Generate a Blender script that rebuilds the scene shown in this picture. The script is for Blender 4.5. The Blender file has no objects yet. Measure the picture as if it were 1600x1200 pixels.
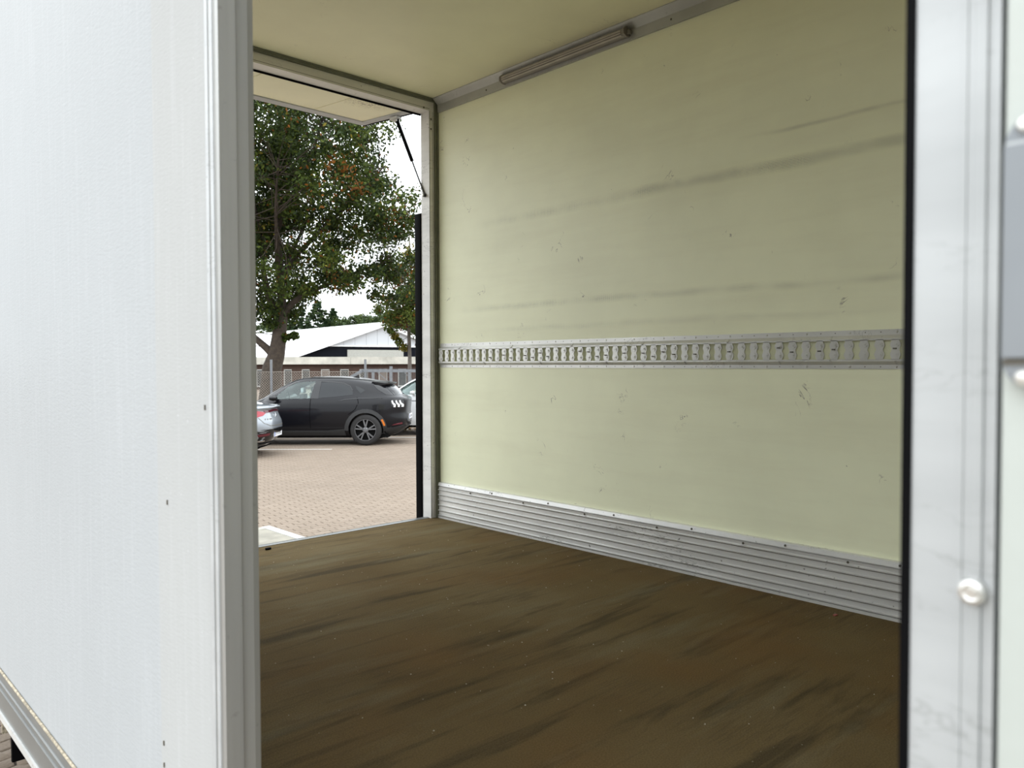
import bpy, bmesh, math, random
import numpy as np
from mathutils import Matrix, Vector
S = bpy.context.scene
C = S.collection
PI = math.pi
rnd = random.Random(7)
rng = np.random.default_rng(11)

# ------------------------------------------------------------------ camera, sky, exposure
YAW, PITCH, ROLL = 0.8106, -0.0267, -0.0027
EYE = Vector((0, 0, 1.95))
fw = Vector((math.cos(YAW)*math.cos(PITCH), math.sin(YAW)*math.cos(PITCH), math.sin(PITCH)))
rt = Vector((math.sin(YAW), -math.cos(YAW), 0))
up = rt.cross(fw)
r2 = rt*math.cos(ROLL) + up*math.sin(ROLL)
u2 = -rt*math.sin(ROLL) + up*math.cos(ROLL)
cd = bpy.data.cameras.new('camera')
cam = bpy.data.objects.new('camera', cd)
C.objects.link(cam)
cam.matrix_world = Matrix(((r2.x, u2.x, -fw.x, EYE.x), (r2.y, u2.y, -fw.y, EYE.y), (r2.z, u2.z, -fw.z, EYE.z), (0, 0, 0, 1)))
cd.sensor_width = 36
cd.lens = 36*1221.2/1600
cd.clip_start = 0.02
cd.clip_end = 600
cd.dof.use_dof = True
cd.dof.focus_distance = 4.6
cd.dof.aperture_fstop = 7.5
S.camera = cam

W = bpy.data.worlds.new('overcast_sky')
S.world = W
W.use_nodes = True
wn, wl = W.node_tree.nodes, W.node_tree.links
wn.clear()
wo = wn.new('ShaderNodeOutputWorld'); wb = wn.new('ShaderNodeBackground')
wt = wn.new('ShaderNodeTexCoord'); ws = wn.new('ShaderNodeSeparateXYZ')
wr = wn.new('ShaderNodeValToRGB'); wnz = wn.new('ShaderNodeTexNoise'); wm = wn.new('ShaderNodeMix')
wm.data_type = 'RGBA'; wm.blend_type = 'MULTIPLY'
wnz.inputs['Scale'].default_value = 2.2; wnz.inputs['Detail'].default_value = 4
wr.color_ramp.elements[0].position = 0.0; wr.color_ramp.elements[0].color = (0.41, 0.43, 0.437, 1)
wr.color_ramp.elements[1].position = 1.0; wr.color_ramp.elements[1].color = (0.955, 1.0, 1.035, 1)
wcr = wn.new('ShaderNodeValToRGB')
wcr.color_ramp.elements[0].position = 0.3; wcr.color_ramp.elements[0].color = (0.86, 0.87, 0.9, 1)
wcr.color_ramp.elements[1].position = 0.7; wcr.color_ramp.elements[1].color = (1.1, 1.1, 1.08, 1)
wl.new(wt.outputs['Generated'], ws.inputs[0]); wl.new(ws.outputs['Z'], wr.inputs[0])
wl.new(wt.outputs['Generated'], wnz.inputs['Vector']); wl.new(wnz.outputs[0], wcr.inputs[0])
wm.inputs[0].default_value = 1.0
wl.new(wr.outputs[0], wm.inputs[6]); wl.new(wcr.outputs[0], wm.inputs[7])
wl.new(wm.outputs[2], wb.inputs[0]); wb.inputs[1].default_value = 4.5
wl.new(wb.outputs[0], wo.inputs[0])

S.view_settings.view_transform = 'Standard'
S.view_settings.look = 'None'
S.view_settings.gamma = 1.0
S.view_settings.use_curve_mapping = False
S.view_settings.exposure = 0.0
S.cycles.max_bounces = 24
S.cycles.diffuse_bounces = 16

# ------------------------------------------------------------------ materials
class NT:
    def __init__(s, name):
        s.m = bpy.data.materials.new(name); s.m.use_nodes = True
        s.n, s.l = s.m.node_tree.nodes, s.m.node_tree.links
        s.b = s.n['Principled BSDF']
        s.tc = s.n.new('ShaderNodeTexCoord')
    def put(s, sock, v):
        if isinstance(v, bpy.types.NodeSocket): s.l.new(v, sock)
        else:
            if isinstance(v, tuple) and len(v) == 3 and sock.type == 'RGBA': v = v + (1,)
            sock.default_value = v
    def math(s, op, a, b=0.0, c=0.0, clamp=False):
        n = s.n.new('ShaderNodeMath'); n.operation = op; n.use_clamp = clamp
        s.put(n.inputs[0], a); s.put(n.inputs[1], b); s.put(n.inputs[2], c); return n.outputs[0]
    def noise(s, scale, detail=3, rough=0.55, vec=None, stretch=None, dist=0.0):
        n = s.n.new('ShaderNodeTexNoise'); n.inputs['Scale'].default_value = scale
        n.inputs['Detail'].default_value = detail; n.inputs['Roughness'].default_value = rough
        n.inputs['Distortion'].default_value = dist
        v = vec or s.tc.outputs['Object']
        if stretch: v = s.mapping(v, stretch)
        s.l.new(v, n.inputs['Vector']); return n.outputs[0]
    def mapping(s, v, scale=(1, 1, 1), rot=(0, 0, 0), loc=(0, 0, 0)):
        n = s.n.new('ShaderNodeMapping'); s.l.new(v, n.inputs[0])
        n.inputs['Scale'].default_value = scale; n.inputs['Rotation'].default_value = rot; n.inputs['Location'].default_value = loc
        return n.outputs[0]
    def ramp(s, v, *stops):
        n = s.n.new('ShaderNodeValToRGB'); s.l.new(v, n.inputs[0]); e = n.color_ramp.elements
        while len(e) < len(stops): e.new(0.5)
        for el, (p, c) in zip(e, stops):
            el.position = p; el.color = (c, c, c, 1) if isinstance(c, (int, float)) else tuple(c) + (1,)
        return n.outputs[0]
    def mix(s, f, a, b, mode='MIX'):
        n = s.n.new('ShaderNodeMix'); n.data_type = 'RGBA'; n.blend_type = mode
        s.put(n.inputs[0], f); s.put(n.inputs[6], a); s.put(n.inputs[7], b); return n.outputs[2]
    def xyz(s, v=None):
        n = s.n.new('ShaderNodeSeparateXYZ'); s.l.new(v or s.tc.outputs['Object'], n.inputs[0]); return n.outputs
    def bump(s, h, strength, dist=0.002):
        n = s.n.new('ShaderNodeBump'); n.inputs['Strength'].default_value = strength; n.inputs['Distance'].default_value = dist
        s.l.new(h, n.inputs['Height']); s.l.new(n.outputs[0], s.b.inputs['Normal'])
    def band(s, v, c, w):
        return s.math('SUBTRACT', 1.0, s.math('DIVIDE', s.math('ABSOLUTE', s.math('SUBTRACT', v, c)), w), clamp=True)
    def done(s, col=None, rough=0.5, metal=0.0, coat=0.0, spec=None):
        if col is not None: s.put(s.b.inputs['Base Color'], col)
        s.put(s.b.inputs['Roughness'], rough); s.put(s.b.inputs['Metallic'], metal)
        s.b.inputs['Coat Weight'].default_value = coat; s.b.inputs['Coat Roughness'].default_value = 0.04
        if spec is not None: s.b.inputs['Specular IOR Level'].default_value = spec
        return s.m

def simple(name, col, rough=0.5, metal=0.0, var=0.12, scale=12.0, coat=0.0, spec=None, bump=0.0):
    t = NT(name)
    f = t.ramp(t.noise(scale), (0.3, 1-var), (0.7, 1+var))
    c = t.mix(1.0, col, f, 'MULTIPLY')
    if bump: t.bump(t.noise(scale*6), bump)
    return t.done(c, rough, metal, coat, spec)

def aluminium(name, col=(0.60, 0.60, 0.585), rough=0.42, metal=0.55, marks=0.5, stretch=(1, 1, 1)):
    t = NT(name)
    c = t.mix(1.0, col, t.ramp(t.noise(5, 4, stretch=stretch), (0.3, 0.88), (0.7, 1.06)), 'MULTIPLY')
    n1 = t.noise(16, 3, 0.6, dist=0.7, stretch=stretch)
    line = t.math('SUBTRACT', 1.0, t.math('MULTIPLY', t.math('ABSOLUTE', t.math('SUBTRACT', n1, 0.5)), 60.0), clamp=True)
    pres = t.ramp(t.noise(3.3, 2, stretch=stretch), (0.52, 0.0), (0.62, 1.0))
    dirt = t.math('MULTIPLY', t.math('MULTIPLY', line, pres), marks)
    spots = t.math('MULTIPLY', t.ramp(t.noise(45, 2), (0.70, 0.0), (0.76, 1.0)), marks)
    c = t.mix(t.math('MAXIMUM', dirt, spots, clamp=True), c, (0.10, 0.095, 0.085))
    return t.done(c, rough, metal)

def scuffed_wall():
    t = NT('cream_panel_scuffed')
    x = t.xyz(); y, z = x[1], x[2]
    base = t.mix(1.0, (0.90, 0.915, 0.675), t.ramp(t.noise(2.2, 5), (0.3, 0.95), (0.7, 1.04)), 'MULTIPLY')
    # dirty film low on the wall, brushed along it
    br = t.ramp(t.noise(3.0, 5, 0.65, stretch=(1, 0.35, 3.5)), (0.45, 0.0), (0.75, 0.35))
    base = t.mix(t.math('MULTIPLY', br, 0.45), base, (0.62, 0.57, 0.40))
    # moulded weave of the panel: dark dots appear where loads rubbed over it
    def sn(v, k): return t.math('SINE', t.math('MULTIPLY', v, k))
    weave = t.ramp(t.math('MULTIPLY', sn(t.math('ADD', y, z), 560.0), sn(t.math('SUBTRACT', y, z), 560.0)), (0.34, 0.0), (0.48, 1.0))
    wob = t.math('MULTIPLY', t.math('SUBTRACT', t.noise(2.5, 3), 0.5), 0.03)
    zz = t.math('ADD', z, wob)
    scuff = None
    for zc, w, ya, yb, k in ((2.712, 0.030, -2.0, 2.35, 1.0), (2.843, 0.012, -2.0, 1.68, 0.8), (2.248, 0.022, -2.0, 3.45, 0.5), (2.705, 0.03, 1.5, 3.3, 0.4), (2.13, 0.02, 1.0, 3.3, 0.25)):
        b = t.math('MULTIPLY', t.band(zz, zc, w), k)
        e = t.math('MULTIPLY', t.math('MULTIPLY', t.math('SUBTRACT', yb, y), 3.0, clamp=True), t.math('MULTIPLY', t.math('SUBTRACT', y, ya), 3.0, clamp=True))
        b = t.math('MULTIPLY', b, e)
        scuff = b if scuff is None else t.math('MAXIMUM', scuff, b)
    patchy = t.ramp(t.noise(6, 4), (0.36, 0.25), (0.6, 1.0))
    base = t.mix(t.math('MULTIPLY', t.math('MULTIPLY', scuff, patchy), 0.07, clamp=True), base, (0.30, 0.28, 0.2))
    base = t.mix(t.math('MULTIPLY', t.math('MULTIPLY', t.math('MULTIPLY', scuff, patchy), weave), 1.6, clamp=True), base, (0.06, 0.06, 0.05))
    # short scratches and knocks
    n = t.noise(9, 3, 0.6, dist=1.2)
    line = t.math('SUBTRACT', 1.0, t.math('MULTIPLY', t.math('ABSOLUTE', t.math('SUBTRACT', n, 0.5)), 90.0), clamp=True)
    pres = t.ramp(t.noise(7.0, 2, vec=t.mapping(t.tc.outputs['Object'], loc=(3, 7, 1))), (0.66, 0.0), (0.72, 1.0))
    base = t.mix(t.math('MULTIPLY', t.math('MULTIPLY', line, pres), 0.8), base, (0.13, 0.11, 0.08))
    knocks = t.ramp(t.noise(38, 3, 0.6, stretch=(1, 1, 0.8), dist=0.8), (0.735, 0.0), (0.77, 0.6))
    base = t.mix(t.math('MULTIPLY', knocks, t.ramp(t.noise(3, 1, vec=t.mapping(t.tc.outputs['Object'], loc=(1, 4, 9))), (0.5, 0.0), (0.6, 1.0))), base, (0.12, 0.11, 0.08))
    t.bump(t.math('MULTIPLY', sn(t.math('ADD', y, z), 560.0), sn(t.math('SUBTRACT', y, z), 560.0)), 0.05, 0.0006)
    return t.done(base, 0.42)

def cream(name, stains=False):
    t = NT(name)
    c = t.mix(1.0, (0.90, 0.88, 0.635), t.ramp(t.noise(2.0, 5), (0.3, 0.94), (0.7, 1.04)), 'MULTIPLY')
    n = t.noise(7, 3, 0.6, dist=1.0)
    line = t.math('SUBTRACT', 1.0, t.math('MULTIPLY', t.math('ABSOLUTE', t.math('SUBTRACT', n, 0.5)), 110.0), clamp=True)
    pres = t.ramp(t.noise(2.5, 2), (0.60, 0.0), (0.68, 1.0))
    c = t.mix(t.math('MULTIPLY', t.math('MULTIPLY', line, pres), 0.55), c, (0.2, 0.17, 0.11))
    if stains:
        x = t.xyz()
        m = t.math('MULTIPLY', t.band(x[0], 0.83, 0.17), t.band(x[1], 0.11, 0.12))
        sp = t.ramp(t.noise(70, 2, 0.6, dist=1.5), (0.56, 0.0), (0.62, 1.0))
        c = t.mix(t.math('MULTIPLY', t.math('MULTIPLY', sp, m), 1.6, clamp=True), c, (0.10, 0.08, 0.05))
        c = t.mix(t.math('MULTIPLY', m, 0.25), c, (0.40, 0.32, 0.18))
    t.bump(t.noise(160, 2), 0.04)
    return t.done(c, 0.45)

def outer_panel(name, rough, col=(0.40, 0.414, 0.423), bump=0.36):
    t = NT(name)
    c = t.mix(1.0, col, t.ramp(t.noise(1.6, 4), (0.3, 0.97), (0.7, 1.02)), 'MULTIPLY')
    drip = t.ramp(t.noise(10, 3, stretch=(1, 6, 0.35)), (0.5, 0.0), (0.8, 0.12))
    c = t.mix(drip, c, (0.62, 0.64, 0.66))
    v = t.tc.outputs['Object']
    a = t.noise(230, 2, 0.5, vec=t.mapping(v, (1, 0.30, 1.0), rot=(0.5, 0, 0)))
    b = t.noise(60, 2, vec=t.mapping(v, (1, 0.4, 1)))
    t.bump(t.math('ADD', a, t.math('MULTIPLY', b, 0.5)), bump, 0.0012)
    sp = t.ramp(t.noise(170, 1, 0.4), (0.785, 0.0), (0.81, 0.8))
    c = t.mix(t.math('MULTIPLY', sp, 0.5), c, (0.70, 0.71, 0.72))
    return t.done(c, rough, 0.0, 0.0, 0.012)

def ply_floor():
    t = NT('worn_plywood')
    big = t.noise(1.1, 5, 0.6)
    c = t.ramp(big, (0.3, (0.104, 0.070, 0.031)), (0.5, (0.128, 0.092, 0.044)), (0.72, (0.156, 0.121, 0.066)))
    st = t.noise(2.6, 5, 0.65, stretch=(0.55, 4.5, 1), dist=0.4)
    c = t.mix(t.ramp(st, (0.52, 0.0), (0.66, 0.75)), c, (0.056, 0.043, 0.024))
    st2 = t.noise(2.1, 5, 0.6, vec=t.mapping(t.tc.outputs['Object'], (0.5, 3.2, 1), loc=(4.2, 1.1, 0)))
    c = t.mix(t.ramp(st2, (0.54, 0.0), (0.72, 0.6)), c, (0.160, 0.140, 0.088))
    red = t.noise(1.7, 3, 0.5, vec=t.mapping(t.tc.outputs['Object'], loc=(8, 3, 0)))
    c = t.mix(t.ramp(red, (0.5, 0.0), (0.7, 0.5)), c, (0.138, 0.076, 0.028))
    # scratches running across the truck
    s1 = t.noise(3.0, 4, 0.6, stretch=(0.9, 30, 1))
    line = t.math('SUBTRACT', 1.0, t.math('MULTIPLY', t.math('ABSOLUTE', t.math('SUBTRACT', s1, 0.5)), 26.0), clamp=True)
    c = t.mix(t.math('MULTIPLY', t.math('MULTIPLY', line, t.ramp(t.noise(2.0, 2), (0.5, 0.0), (0.62, 1.0))), 0.4), c, (0.06, 0.047, 0.03))
    fine = t.noise(240, 3, 0.7)
    c = t.mix(1.0, c, t.ramp(fine, (0.3, 0.72), (0.7, 1.30)), 'MULTIPLY')
    pale = t.ramp(t.noise(75, 1, 0.4), (0.80, 0.0), (0.815, 0.8))
    c = t.mix(pale, c, (0.38, 0.34, 0.26))
    t.bump(fine, 0.35, 0.001)
    return t.done(c, 0.8, 0.0, 0.0, 0.03)

M_wall = scuffed_wall()
M_cream = cream('cream_panel')
M_flapskin = cream('cream_flap_panel', True)
M_out = outer_panel('white_outer_panel', 0.36)
M_out2 = outer_panel('white_overlap_panel', 0.5, (0.415, 0.42, 0.415), 0.25)
M_door = simple('door_inner_skin', (0.445, 0.475, 0.445), 0.5, 0, 0.05, 6, bump=0.2)
M_alu = aluminium('aluminium', stretch=(1, 1, 1))
M_jamb = aluminium('aluminium_jamb', (0.42, 0.42, 0.405), 0.45, 0.55, 0.2, (6, 6, 0.25))
M_white_alu = aluminium('painted_aluminium', (0.445, 0.458, 0.462), 0.4, 0.1, 0.24, (0.6, 0.6, 3.5))
M_frame_alu = aluminium('frame_aluminium', (0.80, 0.79, 0.775), 0.45, 0.1, 0.55, (0.6, 0.6, 3.0))
M_kick = aluminium('kick_plate_aluminium', (0.74, 0.735, 0.72), 0.4, 0.45, 0.8, (1, 0.5, 3))
M_rail = aluminium('rail_steel', (0.70, 0.70, 0.68), 0.38, 0.5, 0.45)
M_skirt = aluminium('skirt_aluminium', (0.20, 0.205, 0.20), 0.4, 0.4, 0.05)
M_cornice = aluminium('cornice_aluminium', (0.47, 0.475, 0.46), 0.45, 0.45, 0.25)
M_seal = simple('dark_green_seal', (0.16, 0.165, 0.12), 0.6)
M_black = simple('black_rubber', (0.003, 0.003, 0.0035), 0.7, spec=0.05)
M_floor = ply_floor()
M_grit = simple('grit', (0.42, 0.38, 0.30), 0.8)
M_dark = simple('black_steel', (0.02, 0.02, 0.021), 0.5)
M_hinge = simple('zinc_hinge', (0.225, 0.24, 0.255), 0.42, 0.4, 0.06)
M_screw = simple('screw_steel', (0.72, 0.71, 0.68), 0.3, 0.8)
M_hole = simple('mark_and_shade', (0.10, 0.09, 0.07), 0.6)  # dark brown for holes, seams, small marks and the kick plate's shade strips
M_lamp_house = simple('lamp_housing', (0.27, 0.25, 0.225), 0.4, 0.3)
M_lamp_lens = simple('lamp_lens', (0.50, 0.46, 0.42), 0.3)
M_plat = simple('lift_platform', (0.245, 0.227, 0.182), 0.6, 0.1, 0.22, 7)
M_platedge = simple('white_edge_marking', (0.46, 0.46, 0.45), 0.5, 0, 0.12, 14)
M_sealant = simple('dirty_sealant', (0.34, 0.29, 0.21), 0.7, 0, 0.55, 90)

def paver_mat(name, rows=False):
    t = NT(name)
    oi = t.n.new('ShaderNodeObjectInfo')
    geo = t.n.new('ShaderNodeNewGeometry')
    r = t.math('FRACT', t.math('ADD', oi.outputs['Random'], geo.outputs['Random Per Island']))
    c = t.ramp(r, (0.0, (0.188, 0.149, 0.114)), (0.35, (0.201, 0.160, 0.124)), (0.7, (0.194, 0.153, 0.117)), (1.0, (0.214, 0.172, 0.134)))
    pos = geo.outputs['Position']
    c = t.mix(1.0, c, t.ramp(t.noise(0.5, 4, vec=pos), (0.3, 0.93), (0.7, 1.05)), 'MULTIPLY')
    c = t.mix(1.0, c, t.ramp(t.noise(60, 2, vec=pos), (0.3, 0.85), (0.7, 1.12)), 'MULTIPLY')
    if rows:
        b = t.n.new('ShaderNodeTexBrick'); b.offset = 0.5
        t.l.new(t.mapping(pos, rot=(0, 0, 0.14)), b.inputs['Vector'])
        b.inputs['Scale'].default_value = 1.0; b.inputs['Brick Width'].default_value = 0.215; b.inputs['Row Height'].default_value = 0.11
        b.inputs['Mortar Size'].default_value = 0.006
        b.inputs['Color1'].default_value = (0.177, 0.139, 0.107, 1); b.inputs['Color2'].default_value = (0.208, 0.168, 0.131, 1); b.inputs['Mortar'].default_value = (0.16, 0.125, 0.095, 1)
        c = t.mix(1.0, b.outputs['Color'], t.ramp(t.noise(0.5, 4, vec=pos), (0.3, 0.93), (0.7, 1.05)), 'MULTIPLY')
    return t.done(c, 0.85, 0, 0, 0.25)
M_paver = paver_mat('paver')
M_pave_far = paver_mat('paving_far', True)
M_joint = simple('paver_joint_sand', (0.060, 0.045, 0.032), 0.9)

# ------------------------------------------------------------------ mesh helpers
class MB:
    def __init__(s): s.v = []; s.f = []; s.mi = []
    def add(s, vs, fs, mi=0):
        o = len(s.v); s.v += [tuple(p) for p in vs]; s.f += [tuple(i+o for i in q) for q in fs]; s.mi += [mi]*len(fs); return s
    def box(s, a, b, mi=0):
        (x0, y0, z0), (x1, y1, z1) = a, b
        x0, x1 = min(x0, x1), max(x0, x1); y0, y1 = min(y0, y1), max(y0, y1); z0, z1 = min(z0, z1), max(z0, z1)
        return s.add([(x0, y0, z0), (x1, y0, z0), (x1, y1, z0), (x0, y1, z0), (x0, y0, z1), (x1, y0, z1), (x1, y1, z1), (x0, y1, z1)],
                     [(0, 3, 2, 1), (4, 5, 6, 7), (0, 1, 5, 4), (1, 2, 6, 5), (2, 3, 7, 6), (3, 0, 4, 7)], mi)
    def prism(s, poly, axis, a, b, mi=0):
        # poly in the two other axes (in cyclic order), extruded along axis from a to b
        n = len(poly)
        def P(u, v, w):
            return {'x': (w, u, v), 'y': (v, w, u), 'z': (u, v, w)}[axis]
        vs = [P(u, v, a) for u, v in poly] + [P(u, v, b) for u, v in poly]
        fs = [tuple(range(n-1, -1, -1)), tuple(range(n, 2*n))] + [(i, (i+1) % n, n+(i+1) % n, n+i) for i in range(n)]
        return s.add(vs, fs, mi)
    def tube(s, pts, rad, n=8, cap=True, mi=0):
        pts = [Vector(p) for p in pts]
        if not isinstance(rad, (list, tuple)): rad = [rad]*len(pts)
        vs = []; fs = []
        ref = None
        for i, p in enumerate(pts):
            d = (pts[min(i+1, len(pts)-1)] - pts[max(i-1, 0)]).normalized()
            if ref is None: ref = Vector((0, 0, 1)) if abs(d.z) < 0.9 else Vector((1, 0, 0))
            a = d.cross(ref).normalized(); b = d.cross(a).normalized(); ref = a.cross(d).normalized()*1.0
            for k in range(n):
                q = 2*PI*k/n
                vs.append(p + (a*math.cos(q) + b*math.sin(q))*rad[i])
        for i in range(len(pts)-1):
            for k in range(n):
                fs.append((i*n+k, i*n+(k+1) % n, (i+1)*n+(k+1) % n, (i+1)*n+k))
        if cap: fs += [tuple(range(n-1, -1, -1)), tuple(range((len(pts)-1)*n, len(pts)*n))]
        return s.add(vs, fs, mi)
    def lathe(s, prof, c, axis='y', n=24, mi=0, closed=False):
        # prof: (r, h) along axis
        vs = []; fs = []; m = len(prof)
        for k in range(n):
            q = 2*PI*k/n
            for r, h in prof:
                u, v = r*math.cos(q), r*math.sin(q)
                d = {'y': (u, h, v), 'z': (u, v, h), 'x': (h, u, v)}[axis]
                vs.append((c[0]+d[0], c[1]+d[1], c[2]+d[2]))
        for k in range(n):
            for j in range(m if closed else m-1):
                a, b = k*m+j, k*m+(j+1) % m; a2, b2 = ((k+1) % n)*m+j, ((k+1) % n)*m+(j+1) % m
                fs.append((a, a2, b2, b))
        return s.add(vs, fs, mi)
    def obj(s, name, mat, parent=None, smooth=False, bevel=0.0, angle=35, struct=False):
        me = bpy.data.meshes.new(name)
        vs = s.v
        if parent is not None and parent.type == 'EMPTY' and not parent.get('_local', 0):
            inv = parent.matrix_basis.inverted(); vs = [inv @ Vector(p) for p in vs]
        me.from_pydata(vs, [], s.f)
        for m in (mat if isinstance(mat, (list, tuple)) else [mat]): me.materials.append(m)
        for p, i in zip(me.polygons, s.mi): p.material_index = i
        bm = bmesh.new(); bm.from_mesh(me)
        bmesh.ops.recalc_face_normals(bm, faces=bm.faces)
        if bevel:
            es = [e for e in bm.edges if len(e.link_faces) == 2 and e.calc_face_angle(0) > 0.6]
            bmesh.ops.bevel(bm, geom=es, offset=bevel, segments=2, affect='EDGES', profile=0.5, clamp_overlap=True)
        bm.to_mesh(me); bm.free()
        if smooth or bevel:
            me.polygons.foreach_set('use_smooth', [True]*len(me.polygons)); me.set_sharp_from_angle(angle=math.radians(angle))
        o = bpy.data.objects.new(name, me); C.objects.link(o)
        if parent is not None: o.parent = parent
        if struct: o['kind'] = 'structure'
        return o

def tag(o, label, cat, group=None):
    o['label'] = label; o['category'] = cat
    if group: o['group'] = group
    return o
def thing(name, label, cat, loc=(0, 0, 0), rotz=0.0, group=None, local=False):
    o = bpy.data.objects.new(name, None); C.objects.link(o)
    o.empty_display_size = 0.1
    o.matrix_basis = Matrix.Translation(loc) @ Matrix.Rotation(rotz, 4, 'Z')
    if local: o['_local'] = 1
    return tag(o, label, cat, group)
def copies(first, spots, parent=None):
    # further copies of a small part, sharing its mesh
    for i, p in enumerate(spots):
        o = first if i == 0 else first.copy()
        if i: C.objects.link(o)
        o.parent = parent if parent is not None else first.parent
        o.location = p
def box(name, a, b, mat, parent=None, bevel=0.0, struct=False):
    return MB().box(a, b).obj(name, mat, parent, bevel=bevel, struct=struct)

FLOOR, CEIL = 1.05, 3.4677
XO, XI, XF = 0.4806, 0.531, 2.832       # near wall outside / inside, far wall inside
YR, YFRONT = 3.60, -1.70

# ------------------------------------------------------------------ truck box (the setting)
box('floor', (XO+0.004, YFRONT, FLOOR-0.11), (XF+0.05, 3.64, FLOOR), M_floor, struct=True)
ceiling = box('ceiling', (XO, YFRONT-0.05, CEIL), (XF+0.055, 3.66, CEIL+0.06), M_cream, struct=True)
wall_far = box('wall_far', (XF, YFRONT, FLOOR), (XF+0.055, 3.62, CEIL), M_wall, struct=True)
box('wall_front', (XI, YFRONT-0.05, FLOOR), (XF, YFRONT, CEIL), M_cream, struct=True)
# near side wall: left of the door, right of the door, above it
wall_left = box('wall_left', (XO, 1.150, FLOOR-0.005), (XI, 3.64, CEIL), M_out, struct=True)
box('overlap_panel', (XO-0.0015, 1.152, FLOOR-0.004), (XO+0.003, 1.385, CEIL), M_out2, wall_left)
box('wall_right', (XO, YFRONT, FLOOR-0.005), (XI, 0.12, CEIL), M_out, struct=True)
box('wall_lintel', (XO, 0.12, 3.32), (XI, 1.150, CEIL), M_out, struct=True)
# little insect specks on the outer panel
sp = MB().box((-0.001, -0.0012, -0.004), (0.001, 0.0012, 0.004)).obj('speck', M_hole, wall_left)
copies(sp, [(XO-0.0025, 1.179, 1.884), (XO-0.0025, 1.34, 1.719), (XO-0.0025, 1.372, 1.30), (XO-0.0025, 1.372, 1.262)], wall_left)

# left door jamb: outer flange with grooves, stepped return into the doorway
j = MB()
prof = [(1.107, XO-0.006), (1.118, XO-0.006), (1.119, XO-0.0035), (1.123, XO-0.0035), (1.124, XO-0.006), (1.135, XO-0.006), (1.136, XO-0.004), (1.140, XO-0.004), (1.141, XO-0.006), (1.152, XO-0.005),
        (1.153, XO+0.002), (1.153, XI), (1.115, XI), (1.112, XI-0.010), (1.112, XO+0.022), (1.107, XO+0.020)]
j.prism([(x, y) for y, x in prof], 'z', FLOOR-0.06, 3.32)
trim1 = j.obj('trim_1', M_jamb, struct=True)
box('flange_face', (XO-0.0075, 1.1245, FLOOR-0.06), (XO-0.0055, 1.1345, 3.32), M_white_alu, trim1)
box('flange_face', (XO-0.0075, 1.1415, FLOOR-0.06), (XO-0.0045, 1.1515, 3.32), M_white_alu, trim1)

# right door jamb: flat flange, raised rib, outer lip, screw, black seal lip
j = MB()
prof = [(0.166, XO-0.006), (0.143, XO-0.006), (0.1425, XO-0.0075), (0.1395, XO-0.0075), (0.139, XO-0.0068), (0.136, XO-0.0068), (0.1355, XO-0.0075), (0.1300, XO-0.0075), (0.1295, XO-0.006), (0.1245, XO-0.007),
        (0.1235, XO-0.007), (0.1235, XI), (0.166, XI)]
j.prism([(x, y) for y, x in prof], 'z', FLOOR-0.06, 3.32)
trim2 = j.obj('trim_2', M_white_alu, struct=True)
MB().prism([(XO-0.007, 0.1662), (XO-0.004, 0.1725), (XO+0.01, 0.1735), (XI+0.02, 0.1720), (XI+0.02, 0.1662)], 'z', FLOOR-0.04, 3.32).obj('door_seal', M_black, trim2, smooth=True)
sc = MB().lathe([(0.0001, -0.0052), (0.0025, -0.0052), (0.0030, -0.0040), (0.0045, -0.0046), (0.0066, -0.0036), (0.0074, -0.0012), (0.0076, 0.0)], (0, 0, 0), 'x', 20).obj('screw', M_screw, trim2, smooth=True)
copies(sc, [(XO-0.0072, 0.1335, 1.825), (XO-0.0072, 0.1335, 2.52)], trim2)

# door leaf swung right round against the outside of the wall, with its strap hinge
door = MB().box((XO-0.046, -0.80, FLOOR+0.03), (XO-0.008, 0.112, 3.28)).obj('door_1', M_door, bevel=0.004, struct=True)
def pill(y0, y1, z0, z1, r, x0, x1):
    pts = []
    for cy, cz, a0 in ((y1-r, z1-r, 0), (y0+r, z1-r, 90), (y0+r, z0+r, 180), (y1-r, z0+r, 270)):
        for k in range(6):
            q = math.radians(a0 + 18*k); pts.append((cy + r*math.cos(q), cz + r*math.sin(q)))
    return MB().prism(pts, 'x', x0, x1)
pill(0.020, 0.1095, 1.937, 2.066, 0.014, XO-0.0535, XO-0.0465).obj('hinge_plate', M_hinge, door)
pill(0.020, 0.1090, 1.952, 2.0515, 0.001, XO-0.0565, XO-0.0540).obj('hinge_strap', M_hinge, door)
box('hinge_gap', (XO-0.0545, 0.020, 1.9485), (XO-0.0536, 0.1088, 1.9515), M_hole, door)
box('hinge_gap', (XO-0.0545, 0.020, 2.0520), (XO-0.0536, 0.1088, 2.0535), M_white_alu, door)
bl = MB().lathe([(0.0001, -0.004), (0.003, -0.0036), (0.0042, -0.002), (0.0044, 0)], (0, 0, 0), 'x', 16).obj('hinge_bolt', M_screw, door, smooth=True)
copies(bl, [(XO-0.0535, 0.1005, 2.0605), (XO-0.0535, 0.1000, 1.9425), (XO-0.0535, 0.055, 2.0605), (XO-0.0535, 0.055, 1.9425)], door)

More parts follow.
